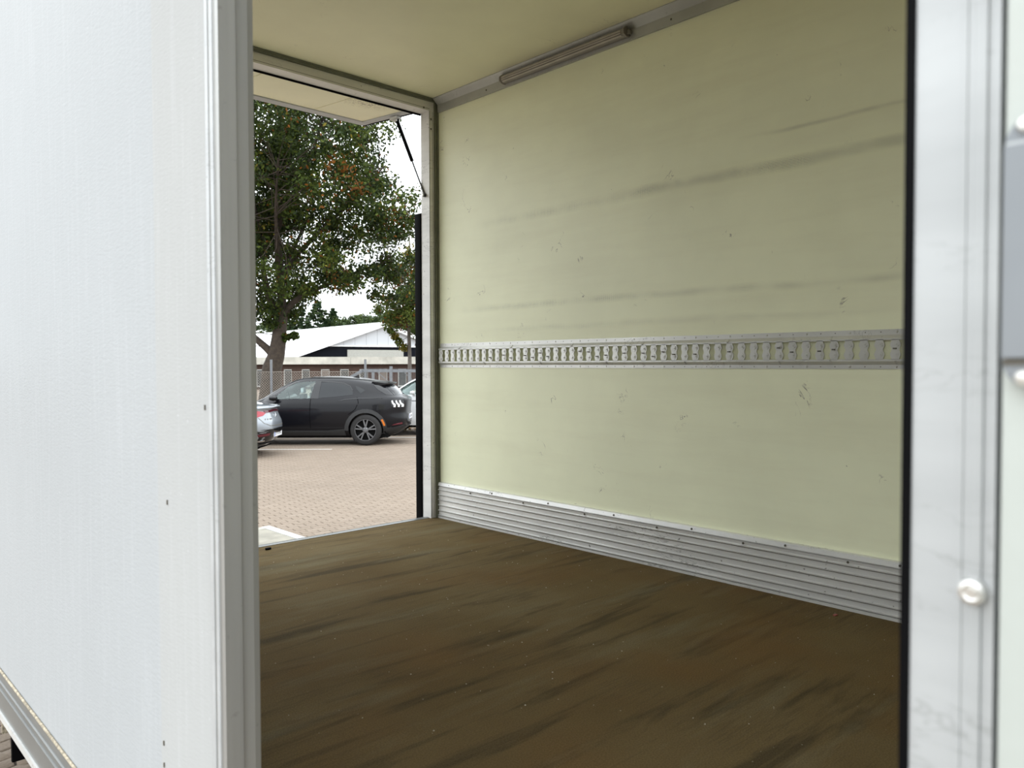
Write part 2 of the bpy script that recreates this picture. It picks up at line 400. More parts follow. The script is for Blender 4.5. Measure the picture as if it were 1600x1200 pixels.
# skirt along the bottom of the near side, with sealant bead above
sk = MB().prism([(0.93, XO-0.006), (0.93, XI), (FLOOR-0.003, XI), (FLOOR-0.003, XO-0.004), (1.033, XO-0.006), (1.0225, XO-0.006), (1.0215, XO-0.010), (1.0175, XO-0.010), (1.0165, XO-0.006), (0.999, XO-0.006), (0.998, XO-0.010), (0.994, XO-0.010), (0.993, XO-0.006), (0.934, XO-0.006)], 'y', 1.12, 3.64)
skirt = sk.obj('trim_3', M_skirt, struct=True)
MB().prism([(0.918, XO-0.014), (0.918, XO+0.02), (0.930, XO+0.02), (0.930, XO-0.011)], 'y', 1.12, 3.64).obj('bottom_lip', M_alu, skirt)
MB().tube([(XO-0.004, 1.14, FLOOR-0.001), (XO-0.004, 3.63, FLOOR-0.001)], 0.0035, 8).obj('sealant_bead', M_sealant, skirt)
sk2 = MB().box((XO-0.006, YFRONT, 0.93), (XI, 0.16, FLOOR-0.006)).obj('trim_4', M_skirt, struct=True)

# door sill under the doorway
MB().prism([(FLOOR-0.10, XO-0.005), (FLOOR-0.10, XO+0.02), (FLOOR+0.002, XO+0.02), (FLOOR+0.004, XO-0.005)], 'y', 0.165, 1.107).obj('trim_5', M_alu, struct=True)

# rear frame: header with dark seal strip, corner posts, sill
header = MB()
header.prism([(3.60, 3.440), (3.60, 3.398), (3.655, 3.392), (3.668, 3.392), (3.668, CEIL), (3.60, CEIL)], 'x', XI, XF)
header = header.obj('trim_6', M_frame_alu, struct=True)
MB().prism([(3.600, 3.449), (3.590, 3.450), (3.588, 3.456), (3.584, 3.457), (3.584, 3.462), (3.580, 3.4665), (3.600, 3.4665)], 'x', XI, XF).obj('seal_strip', M_seal, header)
box('face_groove', (XI, 3.5990, 3.4085), (2.775, 3.6005, 3.4100), M_hole, header)
box('joint_gasket', (XI+0.07, 3.6685, 3.383), (2.765, 3.676, 3.400), M_black, header)
post = MB().prism([(2.772, 3.60), (2.805, 3.60), (2.832, 3.60), (2.87, 3.61), (2.87, 3.668), (2.765, 3.668), (2.765, 3.655)], 'z', FLOOR-0.08, 3.398).obj('trim_7', M_frame_alu, struct=True)
MB().prism([(2.806, 3.600), (2.807, 3.592), (2.813, 3.589), (2.815, 3.592), (2.820, 3.592), (2.822, 3.588), (2.8315, 3.586), (2.8315, 3.600)], 'z', FLOOR, 3.455).obj('seal_strip', M_seal, post)
box('face_groove', (2.7735, 3.5990, FLOOR+0.01), (2.7755, 3.6004, 3.395), M_hole, post)
box('face_groove', (2.797, 3.5990, FLOOR+0.01), (2.7985, 3.6004, 3.395), M_hole, post)
h = MB().lathe([(0.0001, -0.001), (0.0055, -0.001), (0.0055, 0.002)], (0, 0, 0), 'y', 10).obj('screw_hole', M_hole, post)
copies(h, [(2.786, 3.600, 3.352), (2.786, 3.600, 3.296)], post)
h2 = h.copy(); C.objects.link(h2); h2.parent = header; h2.location = (2.735, 3.600, 3.408)
MB().prism([(XI, 3.60), (0.60, 3.60), (0.60, 3.668), (XI, 3.668)], 'z', FLOOR-0.08, 3.398).obj('trim_8', M_frame_alu, struct=True)
sill = MB().prism([(3.612, FLOOR-0.09), (3.612, FLOOR+0.002), (3.628, FLOOR+0.005), (3.640, FLOOR+0.004), (3.643, FLOOR-0.006), (3.652, FLOOR-0.006), (3.655, FLOOR+0.001), (3.668, FLOOR-0.001), (3.668, FLOOR-0.09)], 'x', XO, 2.80).obj('trim_9', M_skirt, struct=True)
box('rubber_buffer', (2.757, 3.6685, FLOOR-0.02), (2.803, 3.725, 2.822), M_black, post, bevel=0.004)

# cornice between far wall and ceiling
cor = MB().prism([(3.392, XF-0.0005), (3.392, XF-0.012), (3.434, XF-0.014), (3.441, XF-0.022), (3.456, XF-0.040), (CEIL-0.004, XF-0.048), (CEIL-0.0004, XF-0.048), (CEIL-0.0004, XF-0.0005)], 'y', YFRONT, 3.58).obj('trim_10', M_cornice, struct=True)
h = MB().lathe([(0.0001, -0.0025), (0.0045, -0.002), (0.005, 0.001)], (0, 0, 0), 'x', 10).obj('rivet', M_hole, cor)
copies(h, [(XF-0.0125, 3.159-0.395*k, 3.414) for k in range(9)], cor)

# ribbed kick plate at the foot of the far wall
def zx(z, d): return (z, XF-d)
pr = [zx(FLOOR, 0.0005), zx(FLOOR, 0.020), zx(FLOOR+0.010, 0.020)]
zs = [1.068, 1.096, 1.127, 1.158, 1.187, 1.216]
for z0 in zs:
    pr += [zx(z0-0.005, 0.014), zx(z0-0.0035, 0.0205), zx(z0+0.0005, 0.0215), zx(z0+0.004, 0.014)]
pr += [zx(1.232, 0.016), zx(1.234, 0.008), zx(1.237, 0.008), zx(1.239, 0.020), zx(1.257, 0.016), zx(1.259, 0.0005)]
kick = MB().prism(pr, 'y', YFRONT, 3.585).obj('baseboard_far', M_kick, struct=True)
for z0 in zs: box('rib_shade', (XF-0.0175, YFRONT+0.1, z0-0.0062), (XF-0.0143, 3.58, z0-0.0048), M_hole, kick)  # dark strips below each rib stand in for the shade there
h = MB().lathe([(0.0001, -0.003), (0.004, -0.0025), (0.005, 0.001)], (0, 0, 0), 'x', 10).obj('rivet', M_hole, kick)
copies(h, [(XF-0.017, 1.20+0.42*k, 1.226) for k in range(6)] + [(XF-0.0185, 1.02+0.42*k, 1.247) for k in range(6)], kick)

# ------------------------------------------------------------------ lashing rail
rail = thing('lashing_rail', 'slotted metal lashing rail screwed along the cream far wall inside the truck', 'rail', (XF, 1.9, 1.9255))
Z0, Z1 = 1.9255, 2.0645
RY0, RY1 = YFRONT+0.1, 3.578
XW = 0.016   # web stands off the wall
MB().prism([(2.0455, XF-0.0005), (2.0455, XF-0.003), (Z1, XF-0.003), (Z1, XF-0.0005)], 'y', RY0, RY1).obj('upper_flange', M_rail, rail)
MB().prism([(Z0, XF-0.0005), (Z0, XF-0.003), (1.9405, XF-0.003), (1.9405, XF-0.0005)], 'y', RY0, RY1).obj('lower_flange', M_rail, rail)
MB().prism([(2.0455, XF-0.003), (2.033, XF-XW), (2.027, XF-XW), (2.027, XF-XW+0.003), (2.0315, XF-XW+0.003), (2.0435, XF-0.0005)], 'y', RY0, RY1).obj('upper_lip', M_rail, rail)
MB().prism([(1.9405, XF-0.003), (1.953, XF-XW), (1.960, XF-XW), (1.960, XF-XW+0.003), (1.9545, XF-XW+0.003), (1.9425, XF-0.0005)], 'y', RY0, RY1).obj('lower_lip', M_rail, rail)
# one rung: hourglass bar between two slots, two raised bosses
rg = MB()
hw = lambda z: 0.0150 + 0.0028*math.cos((z-1.9935)/0.034*PI*2 - PI)
zz = [1.958 + (2.030-1.958)*k/12 for k in range(13)]
outl = [(hw(z), z) for z in zz] + [(-hw(z), z) for z in reversed(zz)]
rg.prism(outl, 'x', -XW, -XW+0.004)
for zc in (1.977, 2.011):
    rg.prism([(0.0105*math.cos(PI/8+k*PI/4), zc+0.0115*math.sin(PI/8+k*PI/4)) for k in range(8)], 'x', -XW-0.0013, -XW)
rg.box((-XW-0.0062, -0.0065, 1.974), (-XW-0.004, 0.0065, 1.979))
rg.box((-XW-0.0062, -0.006, 2.010), (-XW-0.004, 0.006, 2.0145))
def local_first(o, loc):
    o.location = loc
rung = rg.obj('rung', M_rail, None)
spots = [(0, 3.558 - 0.0535*k - 1.9, -Z0) for k in range(64)]
copies(rung, spots, rail)
worn = [MB().box((-XW-0.0068, -0.005, 1.992), (-XW-0.0005, 0.006, 1.9965)).obj('wear_mark', M_hole, None)]
copies(worn[0], [(0, 3.558 - 0.0535*k - 1.9, -Z0 + rnd.uniform(-0.018, 0.012)) for k in range(8, 50) if rnd.random() < 0.5], rail)
s1 = MB().lathe([(0.0001, -0.0028), (0.0022, -0.0028), (0.0038, -0.001), (0.004, 0.0)], (0, 0, 0), 'x', 10).obj('screw', M_screw, None, smooth=True)
copies(s1, [(-0.003, 3.473 - 0.162*k - 1.9, z-Z0) for k in range(20) for z in (1.9335, 2.0555)], rail)
s2 = MB().lathe([(0.0001, -0.0008), (0.0020, -0.0008), (0.0020, 0.0)], (0, 0, 0), 'x', 8).obj('pilot_hole', M_hole, None)
copies(s2, [(-0.003, 3.473 + 0.054*m - 0.162*k - 1.9, z-Z0) for k in range(18) for m in (-1, 1) for z in (1.9335, 2.0555)], rail)
tb = MB().prism([(0.0, -XW-0.001), (0.012, -0.004), (0.014, -0.006), (0.002, -XW-0.004)], 'y', -0.003, 0.003).obj('upper_tab', M_rail, None)
copies(tb, [(0, 3.393 - 0.4245*k - 1.9, 2.0305-Z0) for k in range(8)], rail)
tb = MB().prism([(0.0, -XW-0.001), (-0.012, -0.004), (-0.014, -0.006), (-0.002, -XW-0.004)], 'y', -0.003, 0.003).obj('lower_tab', M_platedge, None)
copies(tb, [(0, 3.182 - 0.428*k - 1.9, 1.9555-Z0) for k in range(8)], rail)

# ------------------------------------------------------------------ light bar
lb = thing('light_bar', 'long slim unlit lamp on the corner trim between far wall and ceiling', 'lamp', (2.79, 2.6, 3.42))
MB().prism([(3.406, 2.818), (3.404, 2.798), (3.414, 2.780), (3.432, 2.779), (3.442, 2.790), (3.446, 2.800), (3.438, 2.814)], 'y', 2.205, 3.005).obj('housing', M_lamp_house, lb)
for a, b, c, d in ((3.4075, 2.791, 3.4115, 2.7825), (3.4145, 2.7795, 3.4205, 2.7785), (3.4245, 2.7785, 3.4305, 2.7785), (3.4345, 2.782, 3.4395, 2.787)):
    MB().prism([(a, b), (c, d), (c-0.001, d-0.002), (a-0.001, b-0.002)], 'y', 2.215, 2.995).obj('lens_strip', M_lamp_lens, lb)
for ya, yb in ((2.196, 2.205), (3.005, 3.013)):
    MB().prism([(3.404, 2.8185), (3.402, 2.797), (3.412, 2.777), (3.434, 2.776), (3.445, 2.788), (3.449, 2.800), (3.439, 2.815)], 'y', ya, yb).obj('end_cap', M_lamp_house, lb)
box('mounting_clip', (2.795, 2.180, 3.412), (2.815, 2.196, 3.430), M_lamp_house, lb, bevel=0.002)

# ------------------------------------------------------------------ raised top flap and its gas strut
ang = math.atan2(0.049, 0.6)
flap = thing('top_flap', 'upper rear flap swung up outside the truck, cream panel in an aluminium frame', 'door', (1.65, 3.676, 3.402), local=True)
flap.rotation_euler = (ang, 0, 0)
flap.matrix_basis = Matrix.Translation((1.65, 3.676, 3.402)) @ Matrix.Rotation(ang, 4, 'X')
hx = 1.10
# three cream panels with seams between
for a, b in ((-hx+0.05, 0.198-0.02), (0.203-0.02, 0.703), (0.708, hx-0.06)):
    o = box('panel', (a, 0.045, 0.004), (b, 0.485, 0.030), M_flapskin, flap)
    o.data.transform(Matrix.Identity(4))
box('skin', (-hx, 0.0, 0.030), (hx, 0.57, 0.036), M_white_alu, flap)
MB().prism([(0.485, 0.006), (0.488, -0.002), (0.566, -0.002), (0.572, 0.004), (0.572, 0.034), (0.485, 0.034)], 'x', -hx, hx).obj('frame_rail', M_white_alu, flap)
MB().prism([(0.0, -0.002), (0.030, -0.002), (0.045, 0.006), (0.045, 0.034), (0.0, 0.034)], 'x', -hx, hx).obj('frame_rail', M_white_alu, flap)
box('frame_stile', (hx-0.062, 0.045, -0.001), (hx-0.008, 0.50, 0.034), M_white_alu, flap)
box('frame_stile', (-hx, 0.045, -0.001), (-hx+0.05, 0.50, 0.034), M_white_alu, flap)
box('edge_rubber', (hx-0.008, -0.005, -0.004), (hx+0.004, 0.575, 0.036), M_black, flap, bevel=0.002)
box('hinge_strip', (-hx, -0.010, -0.004), (hx, 0.0, 0.03), M_black, flap)
for q in (0.012, 0.020): box('rail_groove', (-hx, q, -0.0032), (hx, q+0.002, -0.0015), M_hole, flap)

st = thing('gas_strut', 'black gas strut holding up the rear top flap beside the corner post', 'strut', (2.75, 3.63, 2.92))
A, B = Vector((2.735, 3.868, 3.405)), Vector((2.762, 3.632, 2.922))
Mid = A.lerp(B, 0.56)
MB().tube([A, Mid], 0.0105, 12).obj('cylinder', M_black, st, smooth=True)
MB().tube([Mid, B], 0.0045, 10).obj('rod', M_dark, st, smooth=True)
br = MB(); br.box((2.712, 3.835, 3.398), (2.748, 3.905, 3.4125)); br.box((2.722, 3.85, 3.385), (2.728, 3.885, 3.402)); br.box((2.742, 3.85, 3.385), (2.748, 3.885, 3.402))
br.obj('upper_bracket', M_alu, st)
MB().tube([(2.755, 3.634, 2.920), (2.768, 3.634, 2.920)], 0.011, 10).obj('ball_joint', M_dark, st, smooth=True)
MB().tube([(2.745, 3.634, 2.920), (2.757, 3.634, 2.920)], 0.007, 10).obj('end_stud', M_screw, st, smooth=True)

# ------------------------------------------------------------------ tail lift lowered a little below the floor behind the sill
tl = thing('tail_lift', 'tail lift platform with white edge marking, just behind the rear sill', 'lift', (1.6, 4.4, 0.80))
PZ = 0.80
box('platform', (0.56, 3.73, PZ-0.045), (2.49, 5.11, PZ), M_plat, tl)
box('side_edge', (2.4915, 3.73, PZ-0.045), (2.553, 5.185, PZ+0.003), M_platedge, tl, bevel=0.002)
box('rear_edge', (0.56, 5.1115, PZ-0.045), (2.4900, 5.185, PZ+0.001), simple('worn_edge', (0.30, 0.285, 0.245), 0.6, 0, 0.3, 12), tl)
box('side_edge', (0.50, 3.73, PZ-0.045), (0.5585, 5.185, PZ+0.003), M_platedge, tl, bevel=0.002)
for x in (0.95, 2.05):
    MB().tube([(x, 3.3, 0.62), (x, 4.0, 0.70), (x, 4.2, 0.752)], 0.045, 8).obj('lift_arm', M_dark, tl)

# ------------------------------------------------------------------ chassis under the box
ch = thing('chassis', 'dark steel chassis under the white truck box behind the skirt', 'chassis', (1.65, 2.0, 0.6))
for x in (1.25, 2.05): box('chassis_beam', (x-0.04, YFRONT, 0.70), (x+0.04, 3.55, 0.94), M_dark, ch)
for y in (-1.2, 0.0, 1.2, 2.4, 3.4): box('cross_member', (0.56, y-0.03, 0.86), (2.8, y+0.03, 0.94), M_dark, ch)
box('mud_flap', (0.69, 3.72-0.02, 0.32), (1.05, 3.72, 0.92), M_black, ch)
box('flap_hanger', (0.655, 3.685, 0.455), (0.695, 3.70, 0.50), M_sealant, ch)

def wheel(parent, c, R, w, rimR, side, mats, spokes=5, tyre_n=28):
    # side = -1: outer face looks to -y
    wh = bpy.data.objects.new('wheel', None); C.objects.link(wh); wh.parent = parent; wh['_local'] = 1
    wh.location = c; wh.empty_display_size = 0.1
    T, Rm, D = mats
    h = w/2; s = side
    MB().lathe([(rimR, -h*s*-0.8), (rimR+0.01, h*s), (R-0.045, h*s*1.02), (R-0.012, h*s*0.85), (R, h*s*0.6), (R, -h*s*0.6), (R-0.012, -h*s*0.85), (rimR, -h*s)], (0, 0, 0), 'y', tyre_n, closed=True).obj('tyre', T, wh, smooth=True, angle=50)
    MB().lathe([(rimR*0.985, h*s*1.0), (rimR*1.02, h*s*1.0), (rimR*1.02, h*s*0.8), (rimR*0.97, h*s*0.8)], (0, 0, 0), 'y', 28, closed=True).obj('rim_ring', Rm, wh, smooth=True)
    sp = MB()
    for k in range(spokes):
        for dq in (-0.20, 0.20):
            q = 2*PI*k/spokes + 0.3
            d = Vector((math.cos(q+dq), 0, math.sin(q+dq))); n = Vector((-d.z, 0, d.x))
            a = Vector((math.cos(q), 0, math.sin(q)))*rimR*0.2 + n*0.0; b = d*rimR*0.98
            vs = []
            for p, tw in ((a, 0.014), (b, 0.015)):
                for yy in (h*s*0.93, h*s*0.70):
                    vs += [p + n*tw + Vector((0, yy, 0)), p - n*tw + Vector((0, yy, 0))]
            sp.add(vs, [(0, 1, 5, 4), (2, 6, 7, 3), (0, 4, 6, 2), (1, 3, 7, 5), (4, 5, 7, 6), (0, 2, 3, 1)])
    sp.lathe([(0.0001, h*s*0.97), (rimR*0.17, h*s*0.97), (rimR*0.27, h*s*0.88), (rimR*0.27, h*s*0.6)], (0, 0, 0), 'y', 20)
    sp.obj('spokes', Rm, wh)
    MB().lathe([(0.0001, h*s*0.45), (rimR*0.96, h*s*0.45), (rimR*0.97, -h*s*0.9)], (0, 0, 0), 'y', 24).obj('rim_barrel', D, wh, smooth=True)
    return wh
M_tyre = simple('tyre_rubber', (0.022, 0.021, 0.021), 0.8, spec=0.3)
M_rim = simple('grey_rim', (0.14, 0.14, 0.145), 0.4, 0.5)
M_rimdark = simple('dark_barrel', (0.006, 0.006, 0.006), 0.8, spec=0.05)
for x, s in ((0.78, -1), (2.52, 1)):
    for y in (1.55,):
        wheel(ch, (x-1.65, y-2.0, 0.40-0.6), 0.40, 0.26, 0.24, s, (M_tyre, M_rim, M_rimdark))

# small scraps on the truck floor
o = MB().prism([(-0.016, -0.008), (0.004, -0.011), (0.017, -0.003), (0.012, 0.009), (-0.010, 0.008)], 'z', 0.0005, 0.009).obj('scrap', M_black, bevel=0.001)
o.location = (1.735, 3.545, FLOOR); tag(o, 'small black scrap lying on the floor near the rear sill', 'scrap')
o = MB().prism([(-0.010, -0.004), (0.009, -0.006), (0.012, 0.003), (-0.006, 0.006)], 'z', 0.0005, 0.004).obj('scrap', simple('red_scrap', (0.30, 0.07, 0.05), 0.6))
o.location = (2.728, 1.206, FLOOR); tag(o, 'small red scrap lying on the floor near the ribbed kick plate', 'scrap')
g = MB()
for k in range(240):
    x = XI+0.05 + (XF-XI-0.1)*rnd.random()**0.8; y = rnd.uniform(-0.3, 3.5); r = rnd.uniform(0.0008, 0.0022); z = FLOOR + r*0.7
    g.add([(x-r, y-r, z-r*.6), (x+r, y-r*.8, z-r*.6), (x+r*.7, y+r, z-r*.6), (x-r, y+r*.8, z-r*.6), (x, y, z+r*.7)], [(0, 1, 4), (1, 2, 4), (2, 3, 4), (3, 0, 4), (3, 2, 1, 0)])
o = g.obj('floor_grit', M_grit); o['kind'] = 'stuff'; tag(o, 'pale crumbs of grit scattered over the brown truck floor', 'grit')

# ------------------------------------------------------------------ paved yard
ground = MB().add([(-220, -220, -0.014), (220, -220, -0.014), (220, 220, -0.014), (-220, 220, -0.014)], [(0, 1, 2, 3)]).obj('ground', M_pave_far, struct=True)
PL, PWD, GAP = 0.215, 0.110, 0.010
def paver_outline(l, w, amp):
    xs = [-l/2, -l/4, 0, l/4, l/2]
    # long edges zigzag with half the stone's length as period, so neighbours interlock
    off = [amp, -amp, amp, -amp, amp]
    return [(x, -w/2+o) for x, o in zip(xs, off)] + [(x, w/2+o) for x, o in zip(reversed(xs), reversed(off))]
top = paver_outline(PL-GAP-0.012, PWD-GAP-0.010, 0.010); bot = paver_outline(PL-GAP, PWD-GAP, 0.010)
pv = [(x, y, 0.0) for x, y in top] + [(x, y, -0.005) for x, y in bot] + [(x, y, -0.0135) for x, y in bot]
pf = [tuple(range(10))] + [(10+i, 10+(i+1) % 10, (i+1) % 10, i) for i in range(10)] + [(20+i, 20+(i+1) % 10, 10+(i+1) % 10, 10+i) for i in range(10)]
A0 = math.radians(-8.0)
ca, sa = math.cos(A0), math.sin(A0)
e1 = (math.sin(YAW), -math.cos(YAW)); e2 = (math.cos(YAW), math.sin(YAW))
cells = []
for r in range(-60, 260):
    for c in range(-60, 120):
        u = c*PL + (PL/2 if r % 2 else 0); v = r*PWD
        x, y = u*ca - v*sa, u*sa + v*ca
        if x < -1.5 or y < 2.0: continue
        d = x*e2[0] + y*e2[1]; L = x*e1[0] + y*e1[1]
        if d > 19.0: continue
        t = L/d
        if not (-0.80 < t < 0.16): continue
        cells.append((d, t, x, y))
cells.sort()
def seen(d, t):
    # inside the rear doorway's view, in front of the sill, clear of the tail lift; or below the skirt
    if d > 8.0: return (-0.335 < t < -0.11) and d > 8.9 + (t+0.335)*6.5
    return -0.70 < t < -0.60 and 3.9 < d < 5.3
near = [q for q in cells if seen(q[0], q[1])][:300]
nearset = {(q[2], q[3]) for q in near}
rest = [q for q in cells if (q[2], q[3]) not in nearset]
me = bpy.data.meshes.new('paver'); me.from_pydata(pv, [], pf); me.materials.append(M_paver)
for d, t, x, y in near:
    o = bpy.data.objects.new('paver', me); C.objects.link(o); o.parent = ground
    o.location = (x, y, rnd.uniform(-0.001, 0.001)); o.rotation_euler = (rnd.gauss(0, 0.006), rnd.gauss(0, 0.006), A0)
P = np.array(pv); R_ = np.array([[ca, -sa, 0], [sa, ca, 0], [0, 0, 1]])
Pw = P @ R_.T
N = len(rest)
cent = np.array([(q[2], q[3], 0.0) for q in rest])
V = (cent[:, None, :] + Pw[None]).copy(); V[:, :, 2] += rng.uniform(-0.001, 0.001, (N, 1)); V = V.reshape(-1, 3)
me = bpy.data.meshes.new('paver_field')
lv = np.concatenate([np.array(f) for f in pf]); ls = np.array([len(f) for f in pf])
loops = (lv[None] + (np.arange(N)*len(pv))[:, None]).ravel(); sizes = np.tile(ls, N)
me.vertices.add(len(V)); me.vertices.foreach_set('co', V.ravel())
me.loops.add(len(loops)); me.loops.foreach_set('vertex_index', loops)
me.polygons.add(len(sizes)); me.polygons.foreach_set('loop_start', np.concatenate([[0], np.cumsum(sizes)[:-1]])); me.polygons.foreach_set('loop_total', sizes)
me.update(); me.validate(); me.materials.append(M_paver)
o = bpy.data.objects.new('paver_field', me); C.objects.link(o); o.parent = ground; o['kind'] = 'stuff'
# sandy joints beneath the modelled stones
jm = MB(); 
def yard(L, d, z=0.0): return (e1[0]*L + e2[0]*d, e1[1]*L + e2[1]*d, z)
jm.add([yard(-15.3, 19.1, -0.0125), yard(-1.5, 2.0, -0.0125), yard(0.4, 2.0, -0.0125), yard(3.1, 19.1, -0.0125)], [(0, 1, 2, 3)])
jm.obj('joint_sand', M_joint, ground)

ROT = math.atan2(e1[1], e1[0])
M_line = simple('white_road_paint', (0.42, 0.405, 0.38), 0.7, 0, 0.12, 20)
for L0, L1, d in ((-9.0, -4.10, 17.74), (-9.0, -1.0, 20.55), (-9.0, -2.0, 23.2)):
    m = MB(); a, b = yard(L0, d-0.05), yard(L1, d-0.05); c_, e_ = yard(L1, d+0.05), yard(L0, d+0.05)
    m.add([(a[0], a[1], 0.002), (b[0], b[1], 0.002), (c_[0], c_[1], 0.002), (e_[0], e_[1], 0.002)], [(0, 1, 2, 3)])
    m.obj('parking_line', M_line, ground)

# ------------------------------------------------------------------ cars
M_glass = NT('tinted_glass')
def glass(name, tint, f0=0.06):
    t = NT(name)
    tr = t.n.new('ShaderNodeBsdfTransparent'); tr.inputs[0].default_value = tint + (1,)
    gl = t.n.new('ShaderNodeBsdfGlossy'); gl.inputs['Roughness'].default_value = 0.02; gl.inputs[0].default_value = (0.9, 1.0, 0.98, 1)
    fr = t.n.new('ShaderNodeFresnel'); fr.inputs[0].default_value = 1.7
    mx = t.n.new('ShaderNodeMixShader')
    t.l.new(fr.outputs[0], mx.inputs[0]); t.l.new(tr.outputs[0], mx.inputs[1]); t.l.new(gl.outputs[0], mx.inputs[2])
    t.l.new(mx.outputs[0], t.n['Material Output'].inputs[0])
    return t.m
G_light = glass('side_glass', (0.80, 0.90, 0.88))
G_dark = simple('privacy_glass', (0.016, 0.018, 0.020), 0.04, 0, 0.02, spec=0.32)
def paint(name, col, metal=0.0, rough=0.35, coat=1.0):
    t = NT(name)
    c = t.mix(1.0, col, t.ramp(t.noise(300, 1), (0.3, 0.95), (0.7, 1.05)), 'MULTIPLY')
    return t.done(c, rough, metal, coat, 0.18)
M_blackpaint = paint('black_car_paint', (0.004, 0.004, 0.006), 0, 0.3, 0.28)
M_silver = paint('silver_car_paint', (0.27, 0.295, 0.325), 0.55, 0.3)
M_whitepaint = paint('white_car_paint', (0.54, 0.55, 0.56))
M_clad = simple('grey_plastic', (0.022, 0.023, 0.025), 0.55)
M_gloss_black = simple('gloss_black_trim', (0.008, 0.008, 0.009), 0.12)
M_lampgrey = simple('clear_lamp', (0.75, 0.75, 0.76), 0.2)
M_red = simple('red_lamp', (0.33, 0.012, 0.03), 0.12, coat=0.5)
M_reddark = simple('dark_red_lamp', (0.09, 0.006, 0.015), 0.12, coat=0.5)
M_orange = simple('orange_lamp', (0.55, 0.15, 0.02), 0.25)
M_plate = simple('plate_white', (0.80, 0.81, 0.84), 0.4, 0, 0.03)
M_blue = simple('plate_blue', (0.02, 0.06, 0.35), 0.4)
M_chrome = simple('chrome', (0.75, 0.76, 0.78), 0.12, 1.0, 0.03)
M_seat = simple('seat_cloth', (0.05, 0.05, 0.052), 0.8)
M_seatpale = simple('headrest_highlight', (0.62, 0.66, 0.66), 0.7)  # whitish highlight put into the colour of the near headrest

def interp(tab, z):
    # smooth (monotone) interpolation
    xs = [p[0] for p in tab]; ys = [p[1] for p in tab]
    if z <= xs[0]: return ys[0]
    if z >= xs[-1]: return ys[-1]
    i = max(k for k in range(len(xs)-1) if xs[k] <= z)
    n = len(xs)
    def slope(k):
        if k <= 0 or k >= n-1: return (ys[min(k+1, n-1)]-ys[max(k-1, 0)])/(xs[min(k+1, n-1)]-xs[max(k-1, 0)])
        a = (ys[k]-ys[k-1])/(xs[k]-xs[k-1]); b = (ys[k+1]-ys[k])/(xs[k+1]-xs[k])
        return 0.0 if a*b <= 0 else 2*a*b/(a+b)
    h = xs[i+1]-xs[i]; t = (z-xs[i])/h; m0, m1 = slope(i), slope(i+1)
    return (2*t**3-3*t**2+1)*ys[i] + (t**3-2*t**2+t)*h*m0 + (-2*t**3+3*t**2)*ys[i+1] + (t**3-t**2)*h*m1

